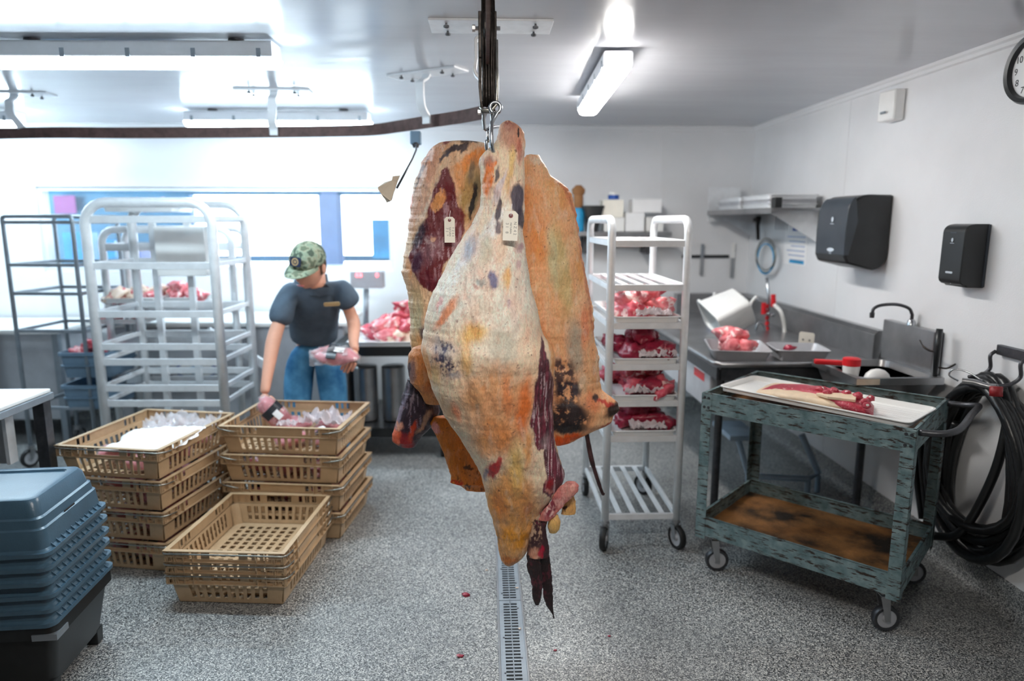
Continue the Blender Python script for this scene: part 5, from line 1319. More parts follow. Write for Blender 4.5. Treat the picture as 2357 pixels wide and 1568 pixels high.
# deep basin hung at the left end with its label
bx0, bx1 = PZ(1560, 760, TZ), 0
m = MB(); m.box((tx0 + .03, 3.42, .52), (tx0 + .55, 4.35, TZ - .03)); m.build('basin', 'grey_tray', st, world=True, bevel=.01)
m = MB(); m.box((tx0 + .0285, 3.52, .655), (tx0 + .0299, 3.70, .70)); m.build('red_label', 'red', st, world=True)
m = MB(); m.box((tx0 + .0285, 3.52, .70), (tx0 + .0299, 3.70, .755)); m.build('white_label', 'white_paper', st, world=True)
# things on the table
c = PZ(1695, 808, TZ + .03); sheet_tray('grey lugged tray of pink meat at the near corner of the sink table', (c.x, c.y, TZ + .005), .30, .36, .055, radians(-12), 'grey_tray', 'tubs on the sink table')
pile('meat_pink', (c.x, c.y + .02, TZ + .035), .26, .30, 9, 'pink cut piled on the sink table', 'meat on the sink table', .04, 71, 1.05, rz=radians(-12))
c = PZ(1835, 812, TZ + .03); sheet_tray('empty-looking grey tray right of the pink meat on the sink table', (c.x, c.y, TZ + .005), .27, .24, .055, radians(-8), 'grey_tray', 'tubs on the sink table')
o = link('dark_scrap', blob_mesh(90, (.035, .02, .015), .4, 2, 'meat_dark')); o.location = (c.x - .03, c.y + .02, TZ + .05); tag(o, 'small dark brown scrap in the right-hand tray on the sink table', 'scrap')
cd = thing('note_card', 'cream card leaning in the right-hand tray on the sink table', 'card', PZ(1855, 800, TZ + .03))
m = MB(); B = frameM((0, 0, .045), (cos(radians(8)), 0, -sin(radians(8))), (sin(radians(8)) * 1, .25, 1)); m.prism(rrect(.085, .075, .012), .002, B); m.build('card', 'paper', cd)
for dx in (-.02, .016):
    m = MB(); m.lathe([(.006, 0), (.006, .0005)], 10, B @ Matrix.Translation((dx, -.005, .002))); m.build('printed_dot', 'ink_grey', cd)
wbn = thing('white_bin', 'white plastic bin tipped on its side behind the pink meat', 'bin', PZ(1676, 762, TZ + .03) + Vector((0, .05, .02)))
a = PZ(1625, 760, TZ + .05); b_ = PZ(1700, 735, TZ + .14)
P_ = lambda k, r: [(x, y) for x, y in rrect(.22 * k, .30 * k, r, 5)]
Mb = Matrix.Translation((-.02, .02, .06)) @ Matrix.Rotation(radians(62), 4, 'Y') @ Matrix.Rotation(radians(20), 4, 'Z')
m = MB(); m.loops([[Mb @ Vector((x, y, z)) for x, y in P_(k, .03)] for k, z in ((.7, .16), (.78, .15), (.92, -.06), (1.0, -.06), (1.0, -.075), (.88, -.075), (.72, .14))]); m.build('tub', 'white_plastic', wbn, smooth=35)
bo = thing('spray_bottle', 'white bottle with a blue label at the back of the sink table', 'bottle', PZ(1642, 742, TZ))
m = MB(); m.lathe([(.035, 0), (.038, .01), (.038, .12), (.028, .15), (.013, .165), (.013, .185)], 20); m.build('bottle_body', 'white_plastic', bo, smooth=40)
m = MB(); m.lathe([(.0385, .04), (.0385, .09)], 20, cap=False); m.build('bottle_label', 'blue', bo)
m = MB(); m.lathe([(.015, .185), (.015, .20), (.009, .21)], 14); m.build('bottle_cap', 'white_plastic', bo)
# pre-rinse sprayer: riser, red valves, hose coils
pr = thing('rinse_faucet', 'spray faucet with red and white striped riser and red handles on the sink table', 'faucet', PY(1768, 770, 4.35))
yb = 4.35
m = MB(); m.tube([PY(1766, 775, yb), PY(1770, 690, yb), PY(1765, 640, yb)], .010, 10); m.build('riser', 'chrome', pr, world=True, smooth=True)
for i in range(6):
    y1 = 775 - i * 13; 
    m = MB(); a, b_ = PY(1765, y1, yb), PY(1767, y1 - 9, yb); m.tube([a, b_], .0125, 10); m.build('stripe', 'red', pr, world=True, smooth=40)
for (x, y, h) in ((1758, 710, 26), (1780, 692, 28)):
    m = MB(); m.tube([PY(x, y + h / 2, yb - .04), PY(x, y - h / 2, yb - .04)], [.017, .015], 12); m.build('red_handle', 'red', pr, world=True, smooth=40)
m = MB(); m.tube(spline([PY(1742, 682, yb), PY(1728, 700, yb), PY(1722, 740, yb - .05), PY(1716, 745, yb - .05)], 6), .010, 10); m.build('hose', 'white_plastic', pr, world=True, smooth=True)
m = MB(); m.tube(spline([PY(1782, 702, yb - .05), PY(1798, 720, yb - .1), PY(1806, 755, yb - .1), PY(1804, 785, yb - .12)], 6), .013, 10); m.build('hose', 'white_plastic', pr, world=True, smooth=True)
m = MB(); m.tube(spline([PY(1738, 778, yb), PY(1742, 750, yb), PY(1752, 742, yb), PY(1764, 760, yb)], 6), .008, 8); m.build('spout', 'chrome', pr, world=True, smooth=True)
for (x, y) in ((1742, 690), (1768, 722), (1779, 725)):
    m = MB(); m.lathe([(.004, -.014), (.013, -.008), (.013, .008), (.004, .014)], 12, Matrix.Translation(PY(x, y, yb - .05)) @ Matrix.Rotation(pi / 2, 4, 'X')); m.build('valve', 'chrome', pr, world=True, smooth=40)
wc = thing('wire_coil', 'coil of grey cable hanging on the wall above the spray faucet', 'cable', PX(1760, 590, 1.97))
yy = PX(1760, 590, 1.95).y
for i, (rx, ry, dy) in enumerate(((.075, .115, 0), (.085, .12, .01), (.07, .105, -.012), (.08, .11, .02))):
    m = MB(); c = PX(1762, 592, 1.97 - .006 * i); m.tube([c + Vector((0, rx * 2.0 * cos(a), ry * sin(a) + dy)) for a in [2 * pi * q / 24 for q in range(24)]], .005, 6, closed=True); m.build('loop', ('alu_dark', 'steel_dark', 'cyan', 'galv')[i], wc, world=True, smooth=True)
bsh = thing('hanging_brush', 'dark handled tool hanging under the wall shelf above the cable coil', 'tool', PX(1744, 500, 1.96))
m = MB(); m.tube([PX(1746, 498, 1.96), PX(1744, 520, 1.96), PX(1745, 552, 1.96)], [.02, .014, .012], 10); m.build('handle', 'iron', bsh, world=True, smooth=True)
m = MB(); m.cbox(PX(1742, 506, 1.96), (.02, .10, .03)); m.build('head', 'iron', bsh, world=True, bevel=.004)
cm_ = thing('comb_tool', 'dark comb-like tool with tines hanging under the shelf', 'tool', PX(1800, 500, 1.97))
m = MB(); m.cbox(PX(1800, 497, 1.97), (.02, .17, .02)); m.build('back', 'iron', cm_, world=True, bevel=.003)
for i in range(6):
    m = MB(); p = PX(1787 + i * 5.2, 500, 1.97); m.tube([p, p - Vector((0, 0, .085))], [.004, .002], 6); m.build('tine', 'steel_dark', cm_, world=True)
ps = thing('wall_notice', 'blue and white printed notice on the right wall beside the dispenser', 'notice', PX(1830, 560, XR - .004))
a, b_ = PX(1802, 606, XR - .003), PX(1862, 514, XR - .003)
ya, yb2, za, zb = min(a.y, b_.y), max(a.y, b_.y), min(a.z, b_.z), max(a.z, b_.z)
m = MB(); m.box((XR - .004, ya, za), (XR - .001, yb2, zb)); m.build('sheet', 'white_paper', ps, world=True)
m = MB(); m.box((XR - .005, ya, zb - .05), (XR - .0041, yb2 - .12, zb - .005)); m.build('blue_heading', 'blue', ps, world=True)
m = MB(); m.box((XR - .005, ya, zb - .06), (XR - .0041, ya + .06, zb)); m.build('green_corner', mat('green_print', '1c7a6c', .6), ps, world=True)
m = MB(); m.box((XR - .005, ya + .03, za + .01), (XR - .0041, yb2 - .1, za + .03)); m.build('blue_footer', 'cyan', ps, world=True)
for i in range(6):
    z = zb - .085 - i * .03; m = MB(); m.box((XR - .005, ya + .03, z - .006), (XR - .0041, yb2 - .05 - .03 * (i % 3), z)); m.build('text_line', 'lavender', ps, world=True)
# ---------------------------------------------------------------- wall shelf with trays
ws = thing('wall_shelf', 'stainless shelf high on the right wall with flat trays on it', 'shelf', (1.8, 4.5, 1.6))
m = MB(); m.box((1.66, 3.98, 1.565), (XR - .002, 5.15, 1.578)); m.box((1.655, 3.98, 1.545), (1.662, 5.15, 1.580)); m.build('shelf_board', 'steel', ws, world=True)
for y in (4.1, 5.05):
    m = MB(); m.add([(XR - .003, y, 1.564), (1.68, y, 1.564), (XR - .003, y, 1.36), (XR - .003, y + .006, 1.564), (1.68, y + .006, 1.564), (XR - .003, y + .006, 1.36)], [(0, 1, 2), (3, 5, 4), (0, 3, 4, 1), (1, 4, 5, 2), (2, 5, 3, 0)]); m.build('shelf_bracket', 'alu', ws, world=True)
m = MB(); m.box((1.66, 5.155, 1.50), (1.9, 5.165, 1.75)); m.build('end_panel', 'alu', ws, world=True)
for i, (y, lb) in enumerate(((4.30, 'near silver tray stored on the wall shelf'), (4.78, 'far silver tray stored on the wall shelf'))):
    for k in range(3):
        sheet_tray(('lowest ', 'middle ', 'topmost ')[k] + lb, (1.83, y, 1.579 + k * .027), .32, .44, .024, radians(90 if 0 else 0), 'alu' if k != 1 else 'grey_tray', 'trays on the wall shelf')
bk = tag(MB().prism(rrect(.05, .05, .01), .06, Matrix.Translation((1.70, 4.02, 1.579))).build('black_jar', 'black', smooth=30), 'small black jar at the near end of the wall shelf', 'jar'); 
# ---------------------------------------------------------------- dispensers
def side_prism(prof, y0, y1, name, mt, parent, bevel=.006):
    m = MB(); m.loops([[(x, y, z) for x, z in prof] for y in (y0, y1)]); return m.build(name, mt, parent, smooth=35, bevel=bevel, world=True)
td = thing('towel_dispenser', 'large black paper towel dispenser with rounded top on the right wall', 'dispenser', (XR - .11, 3.53, 1.26))
w = .225; y0, y1 = 3.385, 3.70
pf = [(XR - .002, 1.63), (XR - .10, 1.632)] + [(XR - .12 - .105 * sin(radians(a)), 1.535 + .097 * cos(radians(a))) for a in range(0, 91, 15)] + [(XR - w - .004, 1.45), (XR - w - .002, 1.325), (XR - w + .015, 1.29), (XR - .10, 1.262)] + [(XR - .075 + .073 * sin(radians(a)), 1.335 - .078 * cos(radians(a))) for a in range(0, 91, 15)]
side_prism(pf, y0, y1, 'casing', 'black', td, .01)
pf2 = [(XR - .17 - .058 * sin(radians(a)), 1.54 + .085 * cos(radians(a))) for a in range(20, 91, 14)] + [(XR - w - .007, 1.45), (XR - w - .006, 1.33), (XR - w + .02, 1.332), (XR - .17, 1.5)]
side_prism(pf2, y0 - .002, y1 - .02, 'smoke_cover', 'slate', td, .004)
FX = Vector((XR - w - .008, 3.52, 1.49))
def on_left(name, body_, c, size, m_, parent): return text(name, body_, size, m_, parent, Matrix.Translation(-wloc(parent)) @ frameM(c, (0, -1, 0), (0, 0, 1)), .0006)
MT['print_white'] = mat('pale_print', 'c8d2dc', .5)
m = MB(); m.prism(ell(.010, .013), .0012, frameM(FX + Vector((0, 0, .02)), (0, -1, 0), (0, 0, 1))); m.build('drop_logo', 'print_white', td, world=True)
m = MB(); m.prism(rrect(.04, .003, .001, 2), .0012, frameM(FX + Vector((0, 0, -.002)), (0, -1, 0), (0, 0, 1))); m.build('logo_line', 'print_white', td, world=True)
m = MB(); m.prism(ell(.036, .010), .0012, frameM((XR - w - .0065, 3.52, 1.355), (0, -1, 0), (0, 0, 1))); m.build('oval_logo', 'print_white', td, world=True)
m = MB(); m.prism(ell(.012, .006), .0012, frameM((XR - w - .0065, 3.52, 1.338), (0, -1, 0), (0, 0, 1))); m.build('small_arrow', 'alu_dark', td, world=True)
sd = thing('soap_dispenser', 'smaller black soap dispenser on the right wall nearest the viewer', 'dispenser', (XR - .05, 2.74, 1.23))
w = .105; y0, y1 = 2.70, 2.835
pf = [(XR - .002, 1.49), (XR - .06, 1.49)] + [(XR - .07 - .034 * sin(radians(a)), 1.455 + .033 * cos(radians(a))) for a in range(0, 91, 18)] + [(XR - w, 1.285)] + [(XR - .075 - .03 * cos(radians(a)), 1.265 - .025 * sin(radians(a))) for a in range(0, 91, 30)] + [(XR - .072, 1.234), (XR - .002, 1.232)]
side_prism(pf, y0, y1, 'casing', 'black', sd, .005)
m = MB(); m.box((XR - .012, y0 - .004, 1.236), (XR - .001, y1 + .004, 1.488)); m.build('back_plate', 'slate', sd, world=True, bevel=.002)
yc = (y0 + y1) / 2; fx = XR - w - .001
m = MB(); m.prism(ell(.006, .008), .0012, frameM((fx, yc, 1.425), (0, -1, 0), (0, 0, 1))); m.build('drop_logo', 'print_white', sd, world=True)
m = MB(); m.prism(rrect(.024, .002, .0008, 2), .0012, frameM((fx, yc, 1.412), (0, -1, 0), (0, 0, 1))); m.build('logo_line', 'print_white', sd, world=True)
m = MB(); m.prism(rrect(.042, .008, .003, 3), .0012, frameM((fx, yc, 1.292), (0, -1, 0), (0, 0, 1))); m.build('oval_logo', 'print_white', sd, world=True)
m = MB(); m.prism(rrect(.036, .004, .001, 2), .0008, frameM((fx + .001, yc, 1.455), (0, -1, 0), (0, 0, 1))); m.build('embossed_line', 'slate', sd, world=True)
for k in range(3):
    m = MB(); m.prism(ell(.002, .004, 8), .001, frameM((fx + .012, yc, 1.272 - .012 * k), (0, -1, 0), (0, 0, 1))); m.build('indicator', 'print_white', sd, world=True)
# ---------------------------------------------------------------- clock, sensor box
ckc = Vector((XR, 2.565, 2.055)); R0 = .128
ck = thing('wall_clock', 'round black-rimmed wall clock cut off by the right edge', 'clock', ckc)
Mc = frameM(Vector((-.001, 0, 0)), (0, -1, 0), (0, 0, 1))
m = MB(); m.lathe([(R0 - .022, .0), (R0, .0), (R0, .02), (R0 - .008, .034), (R0 - .022, .030), (R0 - .026, .018), (R0 - .026, .0)], 48, Mc, cap=False); m.build('rim', 'black', ck, smooth=40)
m = MB(); m.lathe([(R0 - .02, .0), (R0 - .02, .012)], 40, Mc); m.build('dial', 'white_paper', ck)
for k in range(1, 13):
    a = radians(90 - 30 * k); text('numeral', str(k), .034, 'ink', ck, Mc @ Matrix.Translation(((R0 - .045) * cos(a), (R0 - .045) * sin(a), .0125)), .0004)
for (a, L, w_) in ((60, .055, .007), (-80, .082, .005)):
    m = MB(); m.box((-.01, -w_ / 2, .014), (L, w_ / 2, .0155), Mc @ Matrix.Rotation(radians(a), 4, 'Z')); m.build('hand', 'ink', ck)
sb = thing('sensor_box', 'white plastic box mounted high on the right wall below the ceiling trim', 'box', PX(2045, 240, XR - .03))
a = PX(2065, 195, XR - .002); b_ = PX(2052, 282, XR - .002)
m = MB(); m.loops([[(XR - .002, y, z0_), (XR - .002, y, z1_), (XR - dx, y, z1_), (XR - dx, y, z0_)] for y, z0_, z1_, dx in ((3.36, 1.985, 2.13, .055), (3.47, 1.985, 2.13, .075))]); m.build('casing', 'white_plastic', sb, world=True, bevel=.008, smooth=30)
m = MB(); m.box((XR - .078, 3.40, 2.02), (XR - .072, 3.44, 2.03)); m.build('slot', 'alu_dark', sb, world=True)
# ---------------------------------------------------------------- hand sink
hs = thing('hand_sink', 'small stainless hand sink with tall splash plate on the right wall', 'sink', (1.8, 3.0, .8))
SZ = .835
m = MB(); m.box((XR - .045, 2.905, SZ - .01), (XR - .004, 3.30, 1.02)); m.build('splash_plate', 'steel', hs, world=True, bevel=.004)
p0, p1 = PZ(1878, 842, SZ), PZ(2002, 884, SZ)
bx, by0, by1 = 1.585, 2.80, 3.22
rr_ = lambda x0, x1, ya, yb_, r, z: [(x, y, z) for x, y in rrect(x1 - x0, yb_ - ya, r, 5, (x0 + x1) / 2, (ya + yb_) / 2)]
m = MB(); m.loops([rr_(bx, XR - .046, by0, by1, .01, SZ - .03), rr_(bx, XR - .046, by0, by1, .01, SZ), rr_(bx + .022, XR - .08, by0 + .022, by1 - .022, .05, SZ), rr_(bx + .05, XR - .10, by0 + .05, by1 - .05, .06, SZ - .13), rr_(bx + .05, XR - .10, by0 + .05, by1 - .05, .06, SZ - .15), rr_(bx + .008, XR - .05, by0 + .008, by1 - .008, .05, SZ - .03)]); m.build('bowl', 'steel', hs, world=True, smooth=35)
fy = 3.10; 
m = MB(); m.tube([(XR - .03, fy, 1.02), (XR - .03, fy, 1.04)] + spline([(XR - .03, fy, 1.07), (XR - .05, fy, 1.10), (XR - .11, fy, 1.118), (XR - .18, fy, 1.115), (XR - .215, fy, 1.10), (XR - .222, fy, 1.078)], 5), .0075, 10); m.build('faucet_spout', 'steel_dark', hs, world=True, smooth=True)
m = MB(); m.lathe([(.02, 0), (.017, .02), (.010, .028)], 16, Matrix.Translation((XR - .03, fy, 1.02))); m.build('faucet_base', 'chrome', hs, world=True, smooth=40)
m = MB(); m.lathe([(.010, -.012), (.011, .012)], 12, Matrix.Translation((XR - .222, fy, 1.068))); m.build('aerator', 'steel_dark', hs, world=True)
m = MB(); m.tube([(1.80, 3.0, SZ - .15), (1.80, 3.0, .55), (1.83, 3.0, .50), (1.88, 3.0, .50), (1.92, 3.0, .54), (XR, 3.0, .55)], .018, 12); m.build('drain_pipe', 'steel_dark', hs, world=True, smooth=True)
for dy in (-.05, .06):
    m = MB(); m.tube([(XR - .05, 3.08 + dy, SZ - .10), (XR - .06, 3.08 + dy, .62), (XR - .01, 3.08 + dy, .58)], .008, 8); m.build('supply_pipe', 'steel_dark', hs, world=True, smooth=True)
    m = MB(); m.lathe([(.018, -.02), (.018, .02)], 8, Matrix.Translation((XR - .06, 3.08 + dy, .63)) @ Matrix.Rotation(pi / 2, 4, 'X')); m.build('shutoff_valve', 'steel_dark', hs, world=True)
m = MB(); m.box((bx - .001, by0 - .001, SZ - .028), (bx + .10, by0 + .0, SZ - .002)); m.build('peeling_label', 'paper_tan', hs, world=True)
# red-handled brush on the rim, tub with red lid, white cup
br = thing('red_brush', 'red plastic bar lying across the corner of the hand sink', 'brush', (1.55, 3.03, SZ))
a, b_ = PZ(1874, 832, SZ + .02), PZ(1978, 838, SZ + .02)
m = MB(); m.bar(a, b_, .035, .022); m.build('handle', 'red', br, world=True, bevel=.006)
tb = thing('red_lid_tub', 'small white tub with bright red lid standing in the hand sink', 'tub', PZ(1957, 872, SZ - .03))
p = wloc(tb); p.z = 0
m = MB(); m.lathe([(.030, 0), (.036, .05), (.036, .07)], 20); m.build('tub', 'white_plastic', tb, smooth=40)
m = MB(); m.lathe([(.038, .062), (.038, .092), (.030, .096)], 20); m.build('lid', 'red', tb, smooth=40)
wp = link('white_scoop', None); wp.location = PZ(2018, 875, SZ - .02); tag(wp, 'rounded white plastic scoop lying in the hand sink', 'scoop')
m = MB(); m.loops([[(x * k, y * k * .6, z) for x, y in rrect(.12, .12, .05, 6)] for k, z in ((1.0, -.03), (.97, 0.0), (.8, .028), (.5, .044), (.15, .05))]); m.build('scoop', 'white_plastic', wp, smooth=True)
sq = thing('squeegee', 'black squeegee hanging at the near end of the hand sink', 'tool', (XR - .03, 2.90, 1.0))
m = MB(); m.tube([PX(2163, 757, 1.955), PX(2158, 800, 1.95), PX(2151, 875, 1.95)], [.013, .014, .008], 10); m.build('handle', 'black', sq, world=True, smooth=True)
m = MB(); m.tube(spline([PX(2117, 783, 1.93), PX(2126, 798, 1.93), PX(2140, 807, 1.94), PX(2154, 809, 1.95)], 5), [.003] * 5 + [.005] * 11, 8); m.build('hook_arm', 'iron', sq, world=True, smooth=True)
m = MB(); m.tube(spline([PX(2160, 846, 1.96), PX(2180, 848, 1.99), PX(2200, 838, 2.012)], 5), .004, 8); m.build('side_hook', 'iron', sq, world=True, smooth=True)
# ---------------------------------------------------------------- black hose coil
MT['hose'] = mat('black_hose', '17191b', .32, var=.2, bump=.1)
hc_ = thing('hose_coil', 'thick coil of black hose with a metal spray nozzle hanging at right', 'hose', (XR - .08, 2.48, .55))
rnd = random.Random(9)
for i in range(9):
    x = XR - .048 - .018 * (i % 4) - .001 * i; zt = .905 - .014 * (i % 5); rzv = .36 - .018 * ((i * 2) % 5); ryv = .20 + .022 * (i % 5)
    c = Vector((x, 2.50 + .01 * ((i * 3) % 4), zt - rzv))
    pts = []
    for q in range(28):
        a = 2 * pi * q / 28; w_ = ryv * (1 - .18 * sin(a))
        pts.append(c + Vector((.012 * sin(a * 2 + i), w_ * cos(a), rzv * sin(a))))
    m = MB(); m.tube(pts, .019, 10, closed=True); m.build('hose_loop', 'hose', hc_, world=True, smooth=True)
nz = PX(2240, 880, 1.86)
m = MB(); m.tube([nz + Vector((-.03, .02, .0)), nz, nz + Vector((.03, -.03, -.008)), nz + Vector((.07, -.06, -.01))], [.013, .013, .011, .016], 12); m.build('spray_nozzle', 'steel', hc_, world=True, smooth=40)
m = MB(); m.tube(spline([nz + Vector((.02, -.02, .01)), nz + Vector((-.01, .02, .035)), nz + Vector((-.045, .05, .04)), nz + Vector((-.055, .06, .015)), nz + Vector((-.03, .04, -.004))], 5), .0035, 8); m.build('wire_trigger', 'chrome', hc_, world=True, smooth=True)
m = MB(); q_ = PX(2293, 890, 1.86); m.tube([q_, q_ + Vector((0, -.005, -.035))], .021, 12); m.build('red_band', mat('dark_red_tape', '8c1a20', .5), hc_, world=True, smooth=True)
m = MB(); m.tube(spline([nz + Vector((.07, -.06, -.01)), nz + Vector((.09, -.08, -.10)), nz + Vector((.08, -.06, -.35)), nz + Vector((.04, .02, -.62)), nz + Vector((.0, .14, -.70))], 8), .017, 10); m.build('hose_tail', 'hose', hc_, world=True, smooth=True)
for x0_, x1_ in ((2120, 2135), (2150, 2148), (2105, 2122), (2185, 2172)):
    a, b_ = PX(x0_, 1010, 1.95), PX(x1_, 1195, 1.95)
    m = MB(); m.tube(spline([PX(x0_ + 14, 975, 1.93), a, (a + b_) / 2 + Vector((0, .01, 0)), b_], 5), .014, 8); m.build('hose_drop', 'hose', hc_, world=True, smooth=True)
hb = thing('hose_bracket', 'dark steel wall bracket above the hose coil at the right edge', 'bracket', (XR - .02, 2.56, 1.0))
m = MB(); m.box((XR - .022, 2.38, .985), (XR - .002, 2.565, 1.025)); m.build('plate', 'steel_dark', hb, world=True, bevel=.003)
for y in (2.555, 2.40):
    m = MB(); m.tube(spline([(XR - .03, y, 1.0), (XR - .05, y, .98), (XR - .045, y, .93), (XR - .075, y + .01, .90), (XR - .12, y + .01, .895)], 5), .007, 8); m.build('prong', 'steel_dark', hb, world=True, smooth=True)
# things under the table
bp_ = thing('pipe_frame', 'low pale blue pipe frame standing under the sink table', 'frame', (1.45, 3.8, 0))
MT['pale_pipe'] = mat('pale_blue_pipe', '9fb4c6', .4)
z_ = .10
m = MB(); m.tube([PZ(1700, 1012, .30), PZ(1722, 1095, .10), PZ(1860, 1103, .10), PZ(1884, 1090, .11), PZ(1845, 1000, .32)], .018, 12); m.build('pipe', 'pale_pipe', bp_, world=True, smooth=40)
m = MB(); a = PZ(1655, 990, .32); b_ = PZ(1735, 1005, .32); m.box((min(a.x, b_.x), min(a.y, b_.y) - .05, .31), (max(a.x, b_.x) + .02, max(a.y, b_.y) + .12, .34)); m.build('step_plate', 'pale_pipe', bp_, world=True, bevel=.006)
for q in (PZ(1722, 1095, .10), PZ(1860, 1103, .10), PZ(1884, 1090, .11)):
    m = MB(); m.tube([(q.x, q.y, .001), (q.x, q.y, .10)], .015, 10); m.build('foot', 'pale_pipe', bp_, world=True, smooth=40)
# ---------------------------------------------------------------- back wall: knife strip, shelf with boxes
ks = thing('knife_strip', 'black magnetic strip on the back wall beyond the right-hand rack', 'strip', PY(1630, 590, YB - .02))
a, b_ = PY(1570, 594, YB - .01), PY(1678, 587, YB - .01)
m = MB(); m.box((a.x, YB - .014, a.z), (b_.x, YB - .001, b_.z)); m.build('bar', 'black', ks, world=True, bevel=.002)
for i, (x, y0_, y1_, lb) in enumerate(((1614, 562, 634, 'narrow steel knife crossing the magnetic strip'), (1684, 560, 640, 'pale handled knife at the right end of the magnetic strip'), (1576, 560, 625, 'dark knife at the left end of the magnetic strip'))):
    kn = thing('knife', lb, 'knife', PY(x, 590, YB - .02), 0, 'knives on the magnetic strip')
    a, b_ = PY(x, y1_, YB - .02), PY(x, y0_, YB - .02)
    m = MB(); m.box((a.x - .013, YB - .020, a.z), (a.x + .013, YB - .017, (a.z + b_.z) / 2 + .02)); m.build('blade', 'steel', kn, world=True)
    m = MB(); m.box((a.x - .012, YB - .026, (a.z + b_.z) / 2 + .02), (a.x + .012, YB - .014, b_.z)); m.build('handle', ('alu_dark', 'white_plastic', 'black')[i], kn, world=True, bevel=.003)
bs = thing('back_shelf', 'grey steel shelf on the back wall behind the hanging beef', 'shelf', (1.0, 5.1, 1.4))
zs_ = PY(1420, 534, 5.0).z
m = MB(); m.box((.45, 4.95, zs_ - .03), (1.34, YB - .002, zs_)); m.build('shelf_board', 'steel', bs, world=True, bevel=.003)
for px in (1352, 1492):
    p = PY(px, 560, 5.1); m = MB(); m.box((p.x - .03, 5.05, zs_ - .16), (p.x + .03, YB - .001, zs_ - .03)); m.build('shelf_bracket', 'steel_dark', bs, world=True, bevel=.004)
def sbox(name, label, cat, x0, y0_, x1, y1_, Y, d, mt, bev=.004):
    a, b_ = PY(x0, y1_, Y), PY(x1, y0_, Y)
    m = MB(); m.box((a.x, Y, a.z), (b_.x, Y + d, b_.z)); return tag(m.build(name, mt, world=True, loc=((a.x + b_.x) / 2, Y + d / 2, a.z), bevel=bev), label, cat, 'boxes on the back shelf')
b1 = sbox('carton', 'lower white carton at the left of the back shelf', 'box', 1390, 501, 1438, 533.5, 4.98, .16, 'white_plastic')
sbox('carton', 'pinkish white carton stacked on another at the left of the back shelf', 'box', 1387, 460, 1436, 500.5, 4.98, .16, 'paper')
sbox('carton', 'small square white carton in the middle of the back shelf', 'box', 1440, 490, 1484, 533.5, 4.98, .16, 'white_paper')
sbox('carton', 'low white carton at the right end of the back shelf', 'box', 1487, 500, 1528, 533.5, 5.0, .16, 'white_plastic')
sbox('carton', 'white carton with a pale red stripe stacked at the right of the back shelf', 'box', 1456, 458, 1524, 489.5, 5.0, .14, 'white_paper')
dsp = thing('tape_roll', 'blue and white tape roll on top of the left cartons', 'tape', PY(1412, 459, 5.04))
m = MB(); m.lathe([(.022, 0), (.04, 0), (.04, .03), (.022, .03), (.022, 0)], 20, cap=False); m.build('roll', 'blue', dsp)
m = MB(); m.lathe([(.012, .031), (.034, .031), (.030, .05), (.012, .05), (.012, .031)], 20, cap=False); m.build('roll_core', 'white_plastic', dsp)
bk2 = thing('black_bin', 'black tapered bin on the back shelf just right of the beef', 'bin', PY(1362, 533, 5.03))
m = MB(); m.loops([[(x, y, z) for x, y in rrect(w_, .16, .02, 4)] for w_, z in ((.07, 0), (.15, .17), (.16, .17), (.16, .185), (.13, .185))]); m.build('bin', 'black', bk2, smooth=30)
bt2 = thing('blue_bottle', 'pale blue bottle with dark cap beside the beef on the back shelf', 'bottle', PY(1330, 533, 5.02))
m = MB(); m.lathe([(.042, 0), (.044, .01), (.044, .14), (.03, .17)], 20); m.build('bottle_body', 'cyan', bt2, smooth=40)
m = MB(); m.lathe([(.035, .17), (.035, .26), (.045, .27), (.05, .30), (.02, .33)], 18); m.build('bottle_top', 'brown', bt2, smooth=40)
# small bits on the floor
for i, (x, y, s, lb, k) in enumerate(((1073, 1369, .018, 'reddish brown shred of meat lying on the floor left of the drain', 'meat_dark'), (1190, 1353, .006, 'tiny pink scrap on the drain grate, upper', 'fat'), (1196, 1447, .006, 'tiny pink scrap on the drain grate, lower', 'fat'), (1278, 1497, .006, 'tiny red scrap on the floor right of the drain', 'meat_dark'), (1120, 1312, .006, 'tiny pale scrap on the floor left of the drain', 'fat'), (1402, 1464, .006, 'tiny brown scrap on the floor below the rack', 'meat_dark'), (1060, 1510, .012, 'dark red clot on the floor at bottom left of the drain', 'meat_dark'))):
    o = link('meat_scrap', blob_mesh(95 + i, (s, s * .7, s * .25), .4, 2, k)); o.location = PZ(x, y, .003 + s * .2 * 0 + (.002 if 'grate' in lb else 0)); tag(o, lb, 'scrap', 'scraps on the floor')
# ================================================================ the man
MT['skin'] = mat('skin', 'e0a78e', .5, var=.06, vscale=12, bump=.05)
def camo():
    m, nt, b = nmat('camouflage_cloth')
    n = N(nt, 'ShaderNodeTexNoise', Scale=26.0, Detail=2.0); nt.links.new(coords(nt), n.inputs['Vector'])
    r = ramp(nt, [(.42, lin('4d5a4c')), (.44, lin('8b9a84')), (.53, lin('8b9a84')), (.55, lin('a8a890')), (.62, lin('66705c'))], n.outputs[0])
    nt.links.new(r, b.inputs['Base Color']); b.inputs['Roughness'].default_value = .85; return m
MT['camo'] = camo()
MT['shirt'] = mat('dark_grey_shirt', '526272', .85, var=.18, vscale=9, bump=.35, bscale=14)
MT['jeans'] = mat('blue_denim', '5b9fcb', .85, col2='1d5f8e', vscale=7, bump=.35, bscale=16)
MT['hair'] = mat('short_brown_hair', '4a3526', .8, var=.2)
MT['logo_tan'] = mat('tan_print', 'c2a274', .7)
man = thing('person', 'man in camouflage cap, dark t-shirt and jeans bending over the crates with wrapped meat', 'person', (-.97, 3.95, 0))
mo = wloc(man)
